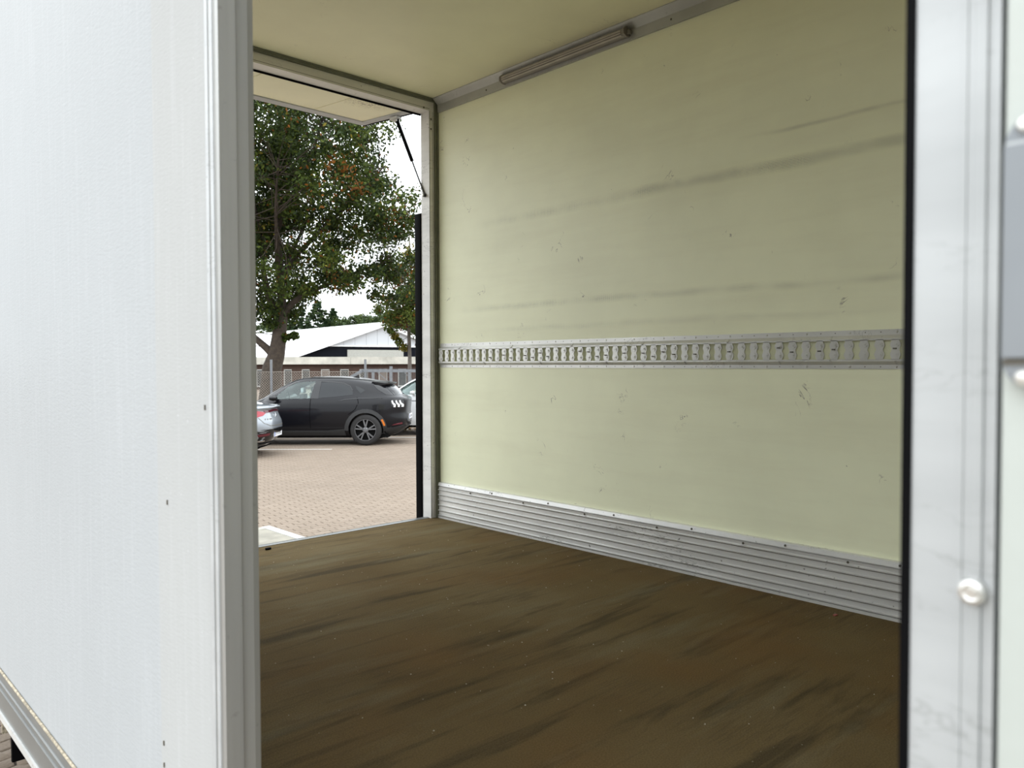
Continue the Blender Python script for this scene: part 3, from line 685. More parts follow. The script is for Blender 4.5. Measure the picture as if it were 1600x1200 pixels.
class Car:
    def __init__(s, root, xf, xr, wid, W, xc, nf=4.0, nr=5.0):
        s.root, s.xf, s.xr, s.wid, s.W, s.xc, s.nf, s.nr = root, xf, xr, wid, W, xc, nf, nr
        s.z0, s.z1 = xf[0][0], xf[-1][0]
    def half(s, z): return s.W*interp(s.wid, z)
    def side(s, x, z):
        if x < s.xc: q, n = (s.xc-x)/(s.xc-interp(s.xf, z)), s.nf
        else: q, n = (x-s.xc)/(interp(s.xr, z)-s.xc), s.nr
        return s.half(z)*max(0.0, 1-min(1, abs(q))**n)**(1/n)
    def rear(s, y, z):
        q = min(1, abs(y)/s.half(z)); return s.xc + (interp(s.xr, z)-s.xc)*(1-q**s.nr)**(1/s.nr)
    def body(s, mat, zs, cuts, nseg=20):
        vs = []; fs = []
        ring = 4*nseg
        for z in zs:
            xf, xr, hw = interp(s.xf, z), interp(s.xr, z), s.half(z)
            for k in range(ring):
                q = 2*PI*k/ring; c, sn = math.cos(q), math.sin(q)
                n = s.nr if c >= 0 else s.nf
                px = abs(c)**(2/n)*(1 if c >= 0 else -1); py = abs(sn)**(2/n)*(1 if sn >= 0 else -1)
                vs.append((s.xc + px*((xr-s.xc) if c >= 0 else (s.xc-xf)), py*hw, z))
        for i in range(len(zs)-1):
            for k in range(ring):
                fs.append((i*ring+k, i*ring+(k+1) % ring, (i+1)*ring+(k+1) % ring, (i+1)*ring+k))
        fs += [tuple(range(ring-1, -1, -1)), tuple(range((len(zs)-1)*ring, len(zs)*ring))]
        o = MB().add(vs, fs).obj('body', mat, s.root)
        cs = []
        for cb in cuts:
            c = cb.obj('cut', mat, s.root); cs.append(c)
            m = o.modifiers.new('b', 'BOOLEAN'); m.operation = 'DIFFERENCE'; m.object = c; m.solver = 'EXACT'
        bpy.context.view_layer.update()
        dg = bpy.context.evaluated_depsgraph_get()
        me = bpy.data.meshes.new_from_object(o.evaluated_get(dg))
        o.modifiers.clear(); o.data = me; me.name = 'body'
        for c in cs:
            bpy.data.objects.remove(c)
        me.polygons.foreach_set('use_smooth', [True]*len(me.polygons)); me.set_sharp_from_angle(angle=math.radians(32))
        return o
    def patch(s, name, poly, mat, off=0.006, where='side', sides=(-1, 1), rings=4, parent=None):
        out = []
        cx = sum(p[0] for p in poly)/len(poly); cz = sum(p[1] for p in poly)/len(poly)
        pts = []
        for i, p in enumerate(poly):       # subdivide the outline
            q = poly[(i+1) % len(poly)]; m = max(1, int(math.dist(p, q)/0.08))
            for k in range(m): pts.append((p[0]+(q[0]-p[0])*k/m, p[1]+(q[1]-p[1])*k/m))
        n = len(pts)
        for sd in (sides if where == 'side' else (1,)):
            vs = []; fs = []
            def mp(a, b, o):
                if where == 'side': return (a, sd*(s.side(a, b)+o), b)
                return (s.rear(a, b)+o, a, b)
            for r in range(rings):
                t = r/rings
                for a, b in pts: vs.append(mp(a+(cx-a)*t, b+(cz-b)*t, off))
            vs.append(mp(cx, cz, off)); ce = len(vs)-1
            for r in range(rings-1):
                for k in range(n): fs.append((r*n+k, r*n+(k+1) % n, (r+1)*n+(k+1) % n, (r+1)*n+k))
            for k in range(n): fs.append(((rings-1)*n+k, (rings-1)*n+(k+1) % n, ce))
            b0 = len(vs)
            for a, b in pts: vs.append(mp(a, b, -0.006))
            for k in range(n): fs.append((b0+k, b0+(k+1) % n, (k+1) % n, k))
            o = MB().add(vs, fs).obj(name, mat, parent or s.root, smooth=True, angle=40)
            out.append(o)
        return out
    def strip(s, name, line, w, mat, off=0.004, where='side', sides=(-1, 1), parent=None):
        # a narrow band along a polyline on the body (w may vary per point)
        pts = []; ws = []
        if not isinstance(w, (list, tuple)): w = [w]*len(line)
        for i in range(len(line)-1):
            m = max(1, int(math.dist(line[i], line[i+1])/0.06))
            for k in range(m): pts.append(tuple(line[i][j]+(line[i+1][j]-line[i][j])*k/m for j in (0, 1))); ws.append(w[i]+(w[i+1]-w[i])*k/m)
        pts.append(line[-1]); ws.append(w[-1])
        for sd in (sides if where == 'side' else (1,)):
            vs = []; fs = []
            for i, p in enumerate(pts):
                a, b = pts[max(0, i-1)], pts[min(len(pts)-1, i+1)]
                d = math.dist(a, b) or 1; nx, nz = -(b[1]-a[1])/d, (b[0]-a[0])/d
                for t in (-0.5, 0.5):
                    x, z = p[0]+nx*ws[i]*t, p[1]+nz*ws[i]*t
                    if where == 'side': vs += [(x, sd*(s.side(x, z)+off), z), (x, sd*(s.side(x, z)-0.008), z)]
                    else: vs += [(s.rear(x, z)+off, x, z), (s.rear(x, z)-0.008, x, z)]
            for i in range(len(pts)-1):
                a, b = i*4, i*4+4
                fs += [(a, b, b+2, a+2), (a, a+1, b+1, b), (a+2, b+2, b+3, a+3)]
            fs += [(0, 2, 3, 1), (len(vs)-4, len(vs)-3, len(vs)-1, len(vs)-2)]
            MB().add(vs, fs).obj(name, mat, parent or s.root, smooth=True, angle=40)

def through(poly, w=1.3):
    return MB().prism([(z, x) for x, z in poly], 'y', -w, w)
def well(x, r, z, W):
    m = MB()
    for a, b in ((-W-0.2, -W+0.30), (W-0.30, W+0.2)):
        m.prism([(z+r*math.sin(2*PI*k/28), x+r*math.cos(2*PI*k/28)) for k in range(28)], 'y', a, b)
    return m
def arc(x, z, r, a0, a1, n=14): return [(x+r*math.cos(math.radians(a0+(a1-a0)*k/n)), z+r*math.sin(math.radians(a0+(a1-a0)*k/n))) for k in range(n+1)]
def number_plate(car, zc, yc=0.0, tilt=0.0, h=0.115, w=0.52):
    x = car.rear(yc, zc) + 0.012
    p = MB().box((x-0.012, yc-w/2, zc-h/2), (x+0.004, yc+w/2, zc+h/2)).obj('number_plate', M_plate, car.root)
    MB().box((x+0.0045, yc-w/2+0.005, zc-h/2+0.005), (x+0.0052, yc-w/2+0.045, zc+h/2-0.005)).obj('plate_band', M_blue, p)
    m = MB()
    for a in (-0.185, -0.13, -0.045, 0.0, 0.075, 0.12, 0.165):
        m.box((x+0.0045, yc+a, zc-0.03), (x+0.0052, yc+a+0.026, zc+0.03))
    m.obj('plate_marks', M_hole, p)

# ---- black crossover
def zlist(a, b, n, extra=()): return sorted(set([a+(b-a)*k/(n-1) for k in range(n)] + list(extra)))
loc = yard(-3.485, 19.44)
blk = thing('black_car', 'black crossover car parked side on beyond the silver car', 'car', loc, ROT, local=True)
bxf = [(0.22, -3.55), (0.35, -3.74), (0.5, -3.82), (0.75, -3.80), (0.86, -3.68), (0.95, -3.35), (1.0, -3.05), (1.06, -2.72), (1.25, -2.37), (1.45, -2.03), (1.54, -1.83), (1.60, -1.58), (1.632, -1.15)]
bxr = [(0.22, 0.62), (0.33, 0.80), (0.45, 0.93), (0.60, 0.955), (0.78, 0.93), (0.95, 0.945), (1.08, 0.955), (1.125, 0.925), (1.17, 0.79), (1.32, 0.64), (1.46, 0.44), (1.50, 0.28), (1.555, 0.02), (1.60, -0.32), (1.632, -0.72)]
bw = [(0.22, 0.86), (0.35, 0.95), (0.55, 0.99), (0.78, 1.0), (0.98, 0.985), (1.10, 0.95), (1.25, 0.875), (1.40, 0.80), (1.52, 0.725), (1.58, 0.66), (1.61, 0.56), (1.632, 0.34)]
bc = Car(blk, bxf, bxr, bw, 0.94, -1.35, 3.6, 4.2)
W1 = [(-2.127, 1.173), (-2.097, 1.234), (-1.908, 1.402), (-1.694, 1.502), (-1.481, 1.533), (-1.219, 1.539), (-1.314, 1.127), (-2.09, 1.105)]
W2 = [(-1.079, 1.502), (-0.78, 1.508), (-0.537, 1.478), (-0.384, 1.411), (-0.317, 1.31), (-0.305, 1.204), (-0.719, 1.161), (-1.115, 1.130)]
W3 = [(-0.269, 1.423), (-0.141, 1.371), (-0.025, 1.31), (-0.125, 1.234), (-0.217, 1.325)]
def shrink(poly, k):
    cx = sum(p[0] for p in poly)/len(poly); cz = sum(p[1] for p in poly)/len(poly)
    return [(cx+(x-cx)*k, cz+(z-cz)*k) for x, z in poly]
bz = zlist(0.22, 1.55, 44) + [1.57, 1.585, 1.60, 1.612, 1.622, 1.629, 1.632]
bc.body(M_blackpaint, bz, [well(0.0, 0.405, 0.37, 0.94), well(-2.98, 0.405, 0.37, 0.94), through(shrink(W1, 0.985))])
bc.patch('side_window', W1, G_light, 0.003)
bc.patch('side_window', W2, G_dark, 0.004)
bc.patch('quarter_window', W3, G_dark, 0.004)
bc.strip('window_frame', W1[1:6] + [(-1.15, 1.53)] + W2[1:5], 0.018, M_gloss_black, 0.008)
bc.patch('door_pillar', [(-1.222, 1.545), (-1.085, 1.515), (-1.118, 1.122), (-1.310, 1.122)], M_gloss_black, 0.006)
for zz_ in (-0.02, ):
    bc.strip('wheel_arch', arc(0, 0.37, 0.455, 182, -15), [0.09]*15, M_clad, 0.014)
    bc.strip('wheel_arch', arc(-2.98, 0.37, 0.455, 195, -2), [0.09]*15, M_clad, 0.014)
bc.patch('sill_cladding', [(-2.50, 0.235), (-0.48, 0.235), (-0.50, 0.40), (-0.8, 0.36), (-2.50, 0.36)], M_clad, 0.012)
bc.patch('bumper_cladding', [(0.47, 0.25), (0.70, 0.28), (0.86, 0.40), (0.885, 0.47), (0.62, 0.42), (0.44, 0.42)], M_clad, 0.014)
bc.strip('door_seam', [(-1.30, 1.12), (-1.315, 0.70), (-1.30, 0.42)], 0.016, M_black, 0.001)
bc.strip('door_seam', [(-0.20, 1.15), (-0.165, 1.02), (-0.24, 0.86), (-0.40, 0.74)], 0.016, M_black, 0.001)
bc.strip('belt_crease', [(-0.66, 1.05), (-0.5, 1.095), (-0.17, 1.125), (0.40, 1.125)], [0.004, 0.022, 0.026, 0.006], M_gloss_black, 0.008)
bc.patch('tail_spoiler', [(0.10, 1.535), (0.42, 1.475), (0.40, 1.44), (0.16, 1.475)], M_gloss_black, 0.05)
bc.patch('rear_side_glass', [(0.14, 1.45), (0.38, 1.415), (0.62, 1.195), (0.46, 1.205), (0.26, 1.33)], M_gloss_black, 0.006)
sp_ = MB(); ys = [-0.60+1.2*k/12 for k in range(13)]
for i, y in enumerate(ys):
    xr_ = 0.60 - 0.16*(abs(y)/0.6)**3; zt = 1.485 - 0.02*(y/0.6)**2
    sp_.v += [(0.10, y, zt+0.055), (xr_, y, zt), (xr_-0.01, y, zt-0.03), (0.25, y, zt-0.06)]
for i in range(12):
    for k in range(4): sp_.f.append((i*4+k, i*4+(k+1) % 4, i*4+4+(k+1) % 4, i*4+4+k)); sp_.mi.append(0)
sp_.f += [(0, 1, 2, 3), (48, 51, 50, 49)]; sp_.mi += [0, 0]
sp_.obj('roof_spoiler', M_blackpaint, blk, smooth=True)
bc.patch('rear_window', [(-0.52, 1.42), (0.52, 1.42), (0.60, 1.19), (-0.60, 1.19)], G_dark, 0.006, 'rear')
for sd in (-1, 1):
    hs = bc.patch('tail_lamp', [(0.575, 1.055), (0.68, 1.105), (0.86, 1.110), (0.875, 0.95), (0.70, 0.875), (0.60, 0.94)], M_gloss_black, 0.008, sides=(sd,))
    for x0 in (0.645, 0.735, 0.815):
        bc.strip('lamp_bar', [(x0+0.03, 0.905), (x0+0.035, 0.955), (x0-0.01, 1.005), (x0-0.03, 1.065)], [0.045, 0.05, 0.035, 0.03], M_lampgrey, 0.016, sides=(sd,), parent=hs[0])
bc.strip('tail_crease', [(-0.55, 1.07), (0, 1.085), (0.55, 1.07)], 0.02, M_gloss_black, 0.012, 'rear')
bc.patch('plate_recess', [(-0.36, 0.75), (0.36, 0.75), (0.36, 0.54), (-0.36, 0.54)], M_gloss_black, 0.004, 'rear')
number_plate(bc, 0.655)
bc.patch('rear_bumper', [(-0.78, 0.44), (0.78, 0.44), (0.72, 0.24), (-0.72, 0.24)], M_clad, 0.016, 'rear')
bc.patch('reflector', [(0.60, 0.47), (0.84, 0.49), (0.84, 0.535), (0.66, 0.50)], M_reddark, 0.012)
bc.strip('side_marker', arc(0, 0.37, 0.452, 33, 12, 5), 0.045, M_orange, 0.02)
fin = MB().prism([(1.60, -0.50), (1.60, -0.30), (1.665, -0.31), (1.655, -0.36)], 'y', -0.02, 0.02).obj('roof_antenna', M_gloss_black, blk)
for sd in (-1, 1):
    m = MB(); m.lathe([(0.0001, -0.10), (0.05, -0.085), (0.072, 0.0), (0.05, 0.085), (0.0001, 0.10)], (-2.16, sd*0.99, 1.14), 'x', 12)
    m.box((-2.16, sd*0.86, 1.10), (-2.08, sd*0.95, 1.13)); m.obj('door_mirror', M_gloss_black, blk, smooth=True)
    m = MB(); m.box((-1.64, sd*0.30, 0.9), (-1.52, sd*0.66, 1.22)); m.obj('front_seat', M_seat, blk, bevel=0.03)
    m = MB(); m.box((-1.62, sd*0.36, 1.235), (-1.54, sd*0.60, 1.37)); m.obj('headrest', M_seatpale if sd < 0 else M_seat, blk, bevel=0.03)
MB().lathe([(0.17, -0.012), (0.185, 0), (0.17, 0.012), (0.16, 0)], (-2.0, -0.38, 1.10), 'x', 20, closed=True).obj('steering_wheel', M_seat, blk, smooth=True)
for x in (0.0, -2.98):
    for sd in (-1, 1):
        wheel(blk, (x, sd*0.805, 0.37), 0.37, 0.235, 0.25, sd, (M_tyre, M_rim, M_rimdark))
MB().box((-3.4, -0.70, 0.17), (0.5, 0.70, 0.26)).obj('underbody', M_rimdark, blk)

# ---- silver saloon, rear end visible
loc = yard(-5.86, 16.68)
slv = thing('silver_car', 'silver saloon car with wide red tail lamp, parked nearest the doorway', 'car', loc, ROT, local=True)
sxf = [(0.22, -3.55), (0.35, -3.72), (0.5, -3.80), (0.70, -3.76), (0.82, -3.55), (0.90, -3.2), (0.97, -2.75), (1.05, -2.45), (1.25, -2.0), (1.38, -1.6), (1.44, -1.2)]
sxr = [(0.22, 0.58), (0.32, 0.72), (0.45, 0.83), (0.58, 0.87), (0.70, 0.86), (0.85, 0.80), (0.97, 0.76), (1.04, 0.80), (1.065, 0.78), (1.10, 0.52), (1.16, 0.16), (1.25, -0.10), (1.36, -0.40), (1.44, -0.85)]
sw = [(0.22, 0.86), (0.35, 0.95), (0.55, 0.99), (0.75, 1.0), (0.92, 0.975), (1.02, 0.93), (1.10, 0.86), (1.25, 0.76), (1.36, 0.66), (1.41, 0.55), (1.44, 0.36)]
sc_ = Car(slv, sxf, sxr, sw, 0.935, -1.3, 3.6, 3.4)
sc_.body(M_silver, zlist(0.22, 1.36, 40, (1.04, 1.065)) + [1.38, 1.40, 1.415, 1.428, 1.436, 1.44], [well(0.0, 0.39, 0.36, 0.935), well(-3.05, 0.39, 0.36, 0.935)])
sc_.patch('side_window', [(-2.1, 1.06), (-1.85, 1.24), (-1.4, 1.36), (-0.7, 1.36), (-0.25, 1.22), (0.0, 1.10), (-0.8, 1.05)], G_dark, 0.004)
sc_.patch('rear_window', [(-0.52, 1.34), (0.52, 1.34), (0.66, 1.12), (-0.66, 1.12)], G_dark, 0.006, 'rear')
sc_.strip('window_chrome', [(-2.1, 1.055), (-0.8, 1.045), (0.05, 1.10), (-0.25, 1.235)], 0.02, M_chrome, 0.008)
sc_.patch('tail_lamp', [(-0.90, 0.965), (-0.58, 0.975), (-0.40, 0.935), (-0.52, 0.875), (-0.72, 0.825), (-0.91, 0.83)], M_red, 0.010, 'rear')
sc_.patch('tail_lamp', [(0.90, 0.965), (0.58, 0.975), (0.40, 0.935), (0.52, 0.875), (0.72, 0.825), (0.91, 0.83)], M_red, 0.010, 'rear')
sc_.strip('lamp_bar', [(-0.46, 0.95), (0, 0.965), (0.46, 0.95)], [0.05, 0.035, 0.05], M_reddark, 0.012, 'rear')
sc_.strip('boot_seam', [(-0.62, 0.83), (-0.56, 0.72), (-0.42, 0.66), (0, 0.65), (0.42, 0.66), (0.56, 0.72), (0.62, 0.83)], 0.012, M_hole, 0.002, 'rear')
sc_.strip('boot_lip', [(-0.66, 1.035), (0, 1.05), (0.66, 1.035)], 0.022, M_silver, 0.03, 'rear')
x = sc_.rear(0, 0.86)
em = MB().lathe([(0.055, 0.0), (0.063, 0.008), (0.063, 0.014), (0.055, 0.014)], (x, 0, 0.855), 'x', 20, closed=True)
for k in range(3):
    q = PI/2 + 2*PI*k/3
    em.tube([(x+0.010, 0, 0.855), (x+0.010, 0.058*math.cos(q), 0.855+0.058*math.sin(q))], [0.013, 0.004], 6)
em.obj('boot_emblem', M_chrome, slv)
for y in (-0.50, -0.44, -0.36, -0.31): box('badge', (sc_.rear(y, 0.80)-0.002, y-0.018, 0.782), (sc_.rear(y, 0.80)+0.008, y+0.018, 0.812), M_chrome, slv)
sc_.patch('rear_bumper', [(-0.90, 0.50), (-0.60, 0.585), (0, 0.60), (0.60, 0.585), (0.90, 0.50), (0.86, 0.235), (-0.86, 0.235)], M_gloss_black, 0.010, 'rear', rings=6)
number_plate(sc_, 0.475)
for sd in (-1, 1):
    sc_.patch('reflector', [(sd*0.66, 0.49), (sd*0.42, 0.505), (sd*0.42, 0.455), (sd*0.62, 0.435)], M_reddark, 0.016, 'rear')
    sc_.patch('bumper_fin', [(sd*0.74, 0.345), (sd*0.46, 0.36), (sd*0.42, 0.325), (sd*0.72, 0.30)], M_chrome, 0.02, 'rear')
sc_.strip('diffuser_edge', [(-0.80, 0.27), (0, 0.275), (0.80, 0.27)], 0.02, M_clad, 0.035, 'rear')
for xx in (0.0, -3.05):
    for sd in (-1, 1): wheel(slv, (xx, sd*0.80, 0.355), 0.355, 0.23, 0.24, sd, (M_tyre, M_rim, M_rimdark))
MB().box((-3.4, -0.68, 0.16), (0.5, 0.68, 0.26)).obj('underbody', M_rimdark, slv)

# ---- white people carrier, front end behind the black car
loc = yard(-0.47, 22.05)
wht = thing('white_car', 'white tall car partly hidden behind the black car by the rear post', 'car', loc, ROT, local=True)
wxf = [(0.27, -3.45), (0.40, -3.60), (0.60, -3.66), (0.80, -3.62), (0.95, -3.45), (1.05, -3.15), (1.12, -2.93), (1.30, -2.62), (1.50, -2.28), (1.66, -1.88), (1.76, -1.45), (1.80, -1.0)]
wxr = [(0.27, 0.62), (0.45, 0.72), (0.8, 0.74), (1.2, 0.70), (1.5, 0.60), (1.66, 0.48), (1.76, 0.28), (1.80, -0.1)]
ww = [(0.27, 0.93), (0.45, 0.98), (0.8, 1.0), (1.1, 0.965), (1.4, 0.87), (1.6, 0.80), (1.72, 0.70), (1.78, 0.55), (1.80, 0.36)]
wc = Car(wht, wxf, wxr, ww, 0.90, -1.3, 3.4, 5)
V1 = [(-2.72, 1.10), (-2.66, 1.20), (-2.42, 1.36), (-2.12, 1.50), (-1.72, 1.61), (-1.30, 1.655), (-1.22, 1.10)]
V2 = [(-1.14, 1.10), (-1.20, 1.655), (-0.5, 1.655), (-0.2, 1.60), (-0.1, 1.12)]
wc.body(M_whitepaint, zlist(0.27, 1.70, 40) + [1.72, 1.74, 1.76, 1.775, 1.788, 1.796, 1.80], [well(0.0, 0.37, 0.34, 0.9), well(-2.75, 0.37, 0.34, 0.9), through(shrink(V1, 0.985)), through(shrink(V2, 0.985))])
wc.patch('side_window', V1, G_light, 0.003)
wc.patch('side_window', V2, G_light, 0.003)
wc.strip('window_frame', V1[1:6], 0.03, M_gloss_black, 0.006)
wc.strip('door_seam', [(-1.18, 1.08), (-1.18, 0.40)], 0.014, M_hole, 0.002)
wc.strip('body_crease', [(-2.6, 0.93), (-1.2, 0.945), (0.3, 0.95)], 0.02, M_clad, 0.002)
for sd in (-1, 1):
    m = MB(); m.lathe([(0.0001, -0.07), (0.035, -0.06), (0.055, 0.0), (0.035, 0.06), (0.0001, 0.07)], (-2.22, sd*0.97, 1.16), 'x', 12)
    m.box((-2.22, sd*0.84, 1.10), (-2.16, sd*0.94, 1.13)); m.obj('door_mirror', M_whitepaint, wht, smooth=True)
    MB().box((-1.75, sd*0.28, 0.85), (-1.62, sd*0.64, 1.25)).obj('front_seat', M_seat, wht, bevel=0.03)
    MB().box((-1.72, sd*0.36, 1.27), (-1.64, sd*0.58, 1.42)).obj('headrest', M_seat, wht, bevel=0.03)
    m = wc.patch('head_lamp', [(-3.3, 0.80), (-2.95, 0.98), (-3.1, 0.98), (-3.36, 0.90)], M_lampgrey, 0.006, sides=(sd,))
for xx in (0.0, -2.75):
    for sd in (-1, 1): wheel(wht, (xx, sd*0.775, 0.335), 0.335, 0.21, 0.22, sd, (M_tyre, M_rim, M_rimdark))
MB().box((-3.2, -0.66, 0.2), (0.4, 0.66, 0.30)).obj('underbody', M_rimdark, wht)

# ------------------------------------------------------------------ fence and gate
M_galv = simple('galvanised_steel', (0.18, 0.188, 0.20), 0.5, 0.3, 0.12)
M_wire = simple('fence_wire', (0.24, 0.21, 0.18), 0.5, 0.2)
FD = 26.0
FC = yard(-7.0, FD)
fen = thing('chain_link_fence', 'chain link fence on grey posts in front of the brick building', 'fence', FC, ROT, local=True)
fp = MB().tube([(0, 0, 0), (0, 0, 2.09)], 0.04, 10).obj('fence_post', M_galv, None, smooth=True)
copies(fp, [((px-800)*FD/1221+7.0, 0, 0) for px in (277, 424, 571)], fen)
MB().tube([(-6.0, 0, 1.68), (2.15, 0, 1.68)], 0.010, 6).obj('top_wire', M_wire, fen)
wm_ = MB()
pit = 0.085; H = 1.66
x = -6.0 - H
while x < 2.15:
    for s_ in (1, -1):
        a, b = (x, 0.02), (x+H, H) 
        if s_ < 0: a, b = (x+H, 0.02), (x, H)
        lo, hi = -6.0, 2.15
        # clip the wire to the panel
        (xa, za), (xb, zb) = a, b
        if xa > xb: (xa, za), (xb, zb) = (xb, zb), (xa, za)
        if xb <= lo or xa >= hi: continue
        k = (zb-za)/(xb-xa)
        if xa < lo: za += k*(lo-xa); xa = lo
        if xb > hi: zb -= k*(xb-hi); xb = hi
        wm_.tube([(xa, 0.004*s_, za), (xb, 0.004*s_, zb)], 0.0050, 4, cap=False)
    x += pit
o = wm_.obj('wire_mesh', M_wire, fen); o['kind'] = 'stuff'

GD = 25.2
def gx(px): return (px-800)*GD/1221 + 4.3
def gz(py): return 1.95 - (py-568)*GD/1221
gate = thing('sliding_gate', 'grey steel gate with slanted end bar behind the black car', 'gate', yard(-4.3, GD), ROT, local=True)
def bar(name, pts, w, d=0.06): 
    a, b = Vector((pts[0][0], 0, pts[0][1])), Vector((pts[1][0], 0, pts[1][1]))
    t = (b-a).normalized(); n = Vector((-t.z, 0, t.x))*w/2; y = Vector((0, d/2, 0))
    vs = [a+n+y, a-n+y, a-n-y, a+n-y, b+n+y, b-n+y, b-n-y, b+n-y]
    return MB().add(vs, [(0, 1, 2, 3), (7, 6, 5, 4), (0, 4, 5, 1), (1, 5, 6, 2), (2, 6, 7, 3), (3, 7, 4, 0)]).obj(name, M_galv, gate)
bar('top_beam', [(-0.53, 1.72), (2.6, 1.70)], 0.095)
bar('slanted_beam', [(-2.05, 0.85), (-0.50, 1.735)], 0.095)
bar('bottom_beam', [(-2.1, 0.30), (2.6, 0.30)], 0.12)
for px in (583, 640, 668): bar('upright', [(gx(px), 0.3), (gx(px), 1.68)], 0.085)
bar('diagonal_brace', [(gx(590), 1.66), (gx(622), 1.1)], 0.022, 0.02)
bar('diagonal_brace', [(gx(632), 1.66), (gx(660), 1.1)], 0.022, 0.02)
bar('gate_post', [(gx(611), 0.0), (gx(611), 1.86)], 0.085, 0.085)
pk = MB().box((-0.003, -0.003, 0.3), (0.003, 0.003, 1.80)).obj('picket', M_galv, None)
copies(pk, [(gx(571.5+2.4*k), 0.05, 0) for k in range(41)], gate)
# thin rods of the infill seen through the frame
MB().tube([(-0.5, 0.06, 1.2), (2.6, 0.06, 1.2)], 0.008, 6).obj('infill_rod', M_galv, gate)

# ------------------------------------------------------------------ brick building
BD = 60.0
def brick_mat():
    t = NT('brown_brick')
    b = t.n.new('ShaderNodeTexBrick'); t.l.new(t.mapping(t.tc.outputs['Object'], rot=(PI/2, 0, 0)), b.inputs['Vector'])
    b.inputs['Scale'].default_value = 1.0; b.inputs['Brick Width'].default_value = 0.24; b.inputs['Row Height'].default_value = 0.075; b.inputs['Mortar Size'].default_value = 0.006
    b.inputs['Color1'].default_value = (0.054, 0.028, 0.020, 1); b.inputs['Color2'].default_value = (0.078, 0.041, 0.029, 1); b.inputs['Mortar'].default_value = (0.058, 0.043, 0.035, 1)
    return t.done(b.outputs['Color'], 0.85)
M_brick = brick_mat()
M_fascia = simple('weathered_fascia', (0.46, 0.445, 0.395), 0.8, 0, 0.22, 1.2)
M_frame = simple('white_window_frame', (0.42, 0.42, 0.40), 0.5)
M_pane = simple('window_pane', (0.06, 0.065, 0.065), 0.1, spec=0.6)
M_pane2 = simple('curtained_pane', (0.16, 0.13, 0.11), 0.5)
M_felt = simple('roof_felt', (0.12, 0.12, 0.12), 0.9)
bld = thing('brick_building', 'low brown brick building with pale flat roof edge behind the fence', 'building', yard(-13.5, BD), ROT, local=True)
def bxp(px): return (px-800)*BD/1221 + 13.5
box('wall', (-16, 0, 0), (12, 8, 1.93), M_brick, bld)
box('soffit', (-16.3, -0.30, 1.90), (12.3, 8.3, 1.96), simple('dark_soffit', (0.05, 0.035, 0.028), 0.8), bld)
fs_ = [(-16.4, -9.3), (-9.28, -4.0), (-3.98, 1.2), (1.22, 6.4), (6.42, 12.4)]
for a, b in fs_: box('fascia_board', (a, -0.42, 1.90), (b, -0.36, 2.46), M_fascia, bld)
box('roof', (-16.3, -0.36, 1.97), (12.3, 8.3, 2.40), M_felt, bld)
for a, b, p_ in ((379, 388, 0), (401, 412, 0), (444, 456, 0), (472, 484, 0), (502, 515, 1), (532, 545, 0), (562, 575, 0), (592, 605, 1), (622, 635, 0)):
    x0, x1 = bxp(a), bxp(b)
    w_ = MB()
    w_.box((x0, -0.05, 0.25), (x0+0.06, -0.002, 1.50)); w_.box((x1-0.03, -0.02, 0.25), (x1, -0.002, 1.50)); w_.box((x0, -0.05, 1.45), (x1, -0.002, 1.52)); w_.box((x0, -0.09, 0.18), (x1, -0.002, 0.26))
    f_ = w_.obj('window', M_frame, bld)
    box('pane', (x0+0.061, -0.03, 0.261), (x1-0.031, -0.008, 1.449), M_pane2 if p_ else M_pane, f_)

# ------------------------------------------------------------------ white hall with pitched roof
hall = None
ap = (-14.9, 90.0); rd = (-0.605, 0.796); gd = (0.796, 0.605); HS = 11.6; EZ, RZ = 2.75, 6.70
hang = math.atan2(gd[1], gd[0])
hall = thing('white_hall', 'large hall with white pitched roof and white gable beyond the brick building', 'building', yard(*ap), ROT + hang, local=True)
# local x along the gable (to the right), local y back along the ridge
LEN = 45.0
M_roofwhite = simple('white_roof_sheet', (0.80, 0.81, 0.82), 0.6, 0, 0.03, 0.5)
M_gable = simple('white_gable_panel', (0.54, 0.56, 0.59), 0.5, 0, 0.04, 0.6)
M_navy = simple('navy_wall_sheet', (0.006, 0.007, 0.011), 0.7, 0, 0.15, 1.0, spec=0.08)
M_doorpanel = simple('roller_door', (0.38, 0.38, 0.345), 0.6)
sl = (RZ-EZ)/HS
for s_ in (-1, 1):
    xe = HS+0.5; ze = RZ - sl*xe
    MB().add([(0, -0.6, RZ), (s_*xe, -0.6, ze), (s_*xe, LEN, ze), (0, LEN, RZ), (0, -0.6, RZ-0.22), (s_*xe, -0.6, ze-0.22), (s_*xe, LEN, ze-0.22), (0, LEN, RZ-0.22)],
             [(0, 1, 2, 3), (7, 6, 5, 4), (0, 4, 5, 1), (1, 5, 6, 2), (2, 6, 7, 3)]).obj('roof_slope', M_roofwhite, hall)
    MB().add([(0, -0.66, RZ-0.02), (s_*xe, -0.66, ze-0.02), (s_*xe, -0.61, ze-0.02), (0, -0.61, RZ-0.02), (0, -0.66, RZ-0.52), (s_*xe, -0.66, ze-0.52), (s_*xe, -0.61, ze-0.52), (0, -0.61, RZ-0.52)],
             [(0, 1, 2, 3), (7, 6, 5, 4), (0, 4, 5, 1), (1, 5, 6, 2), (2, 6, 7, 3), (3, 7, 4, 0)]).obj('verge_board', M_roofwhite, hall)
GZ = 3.98
xg = (RZ-GZ)/sl - 0.35
nP = 11
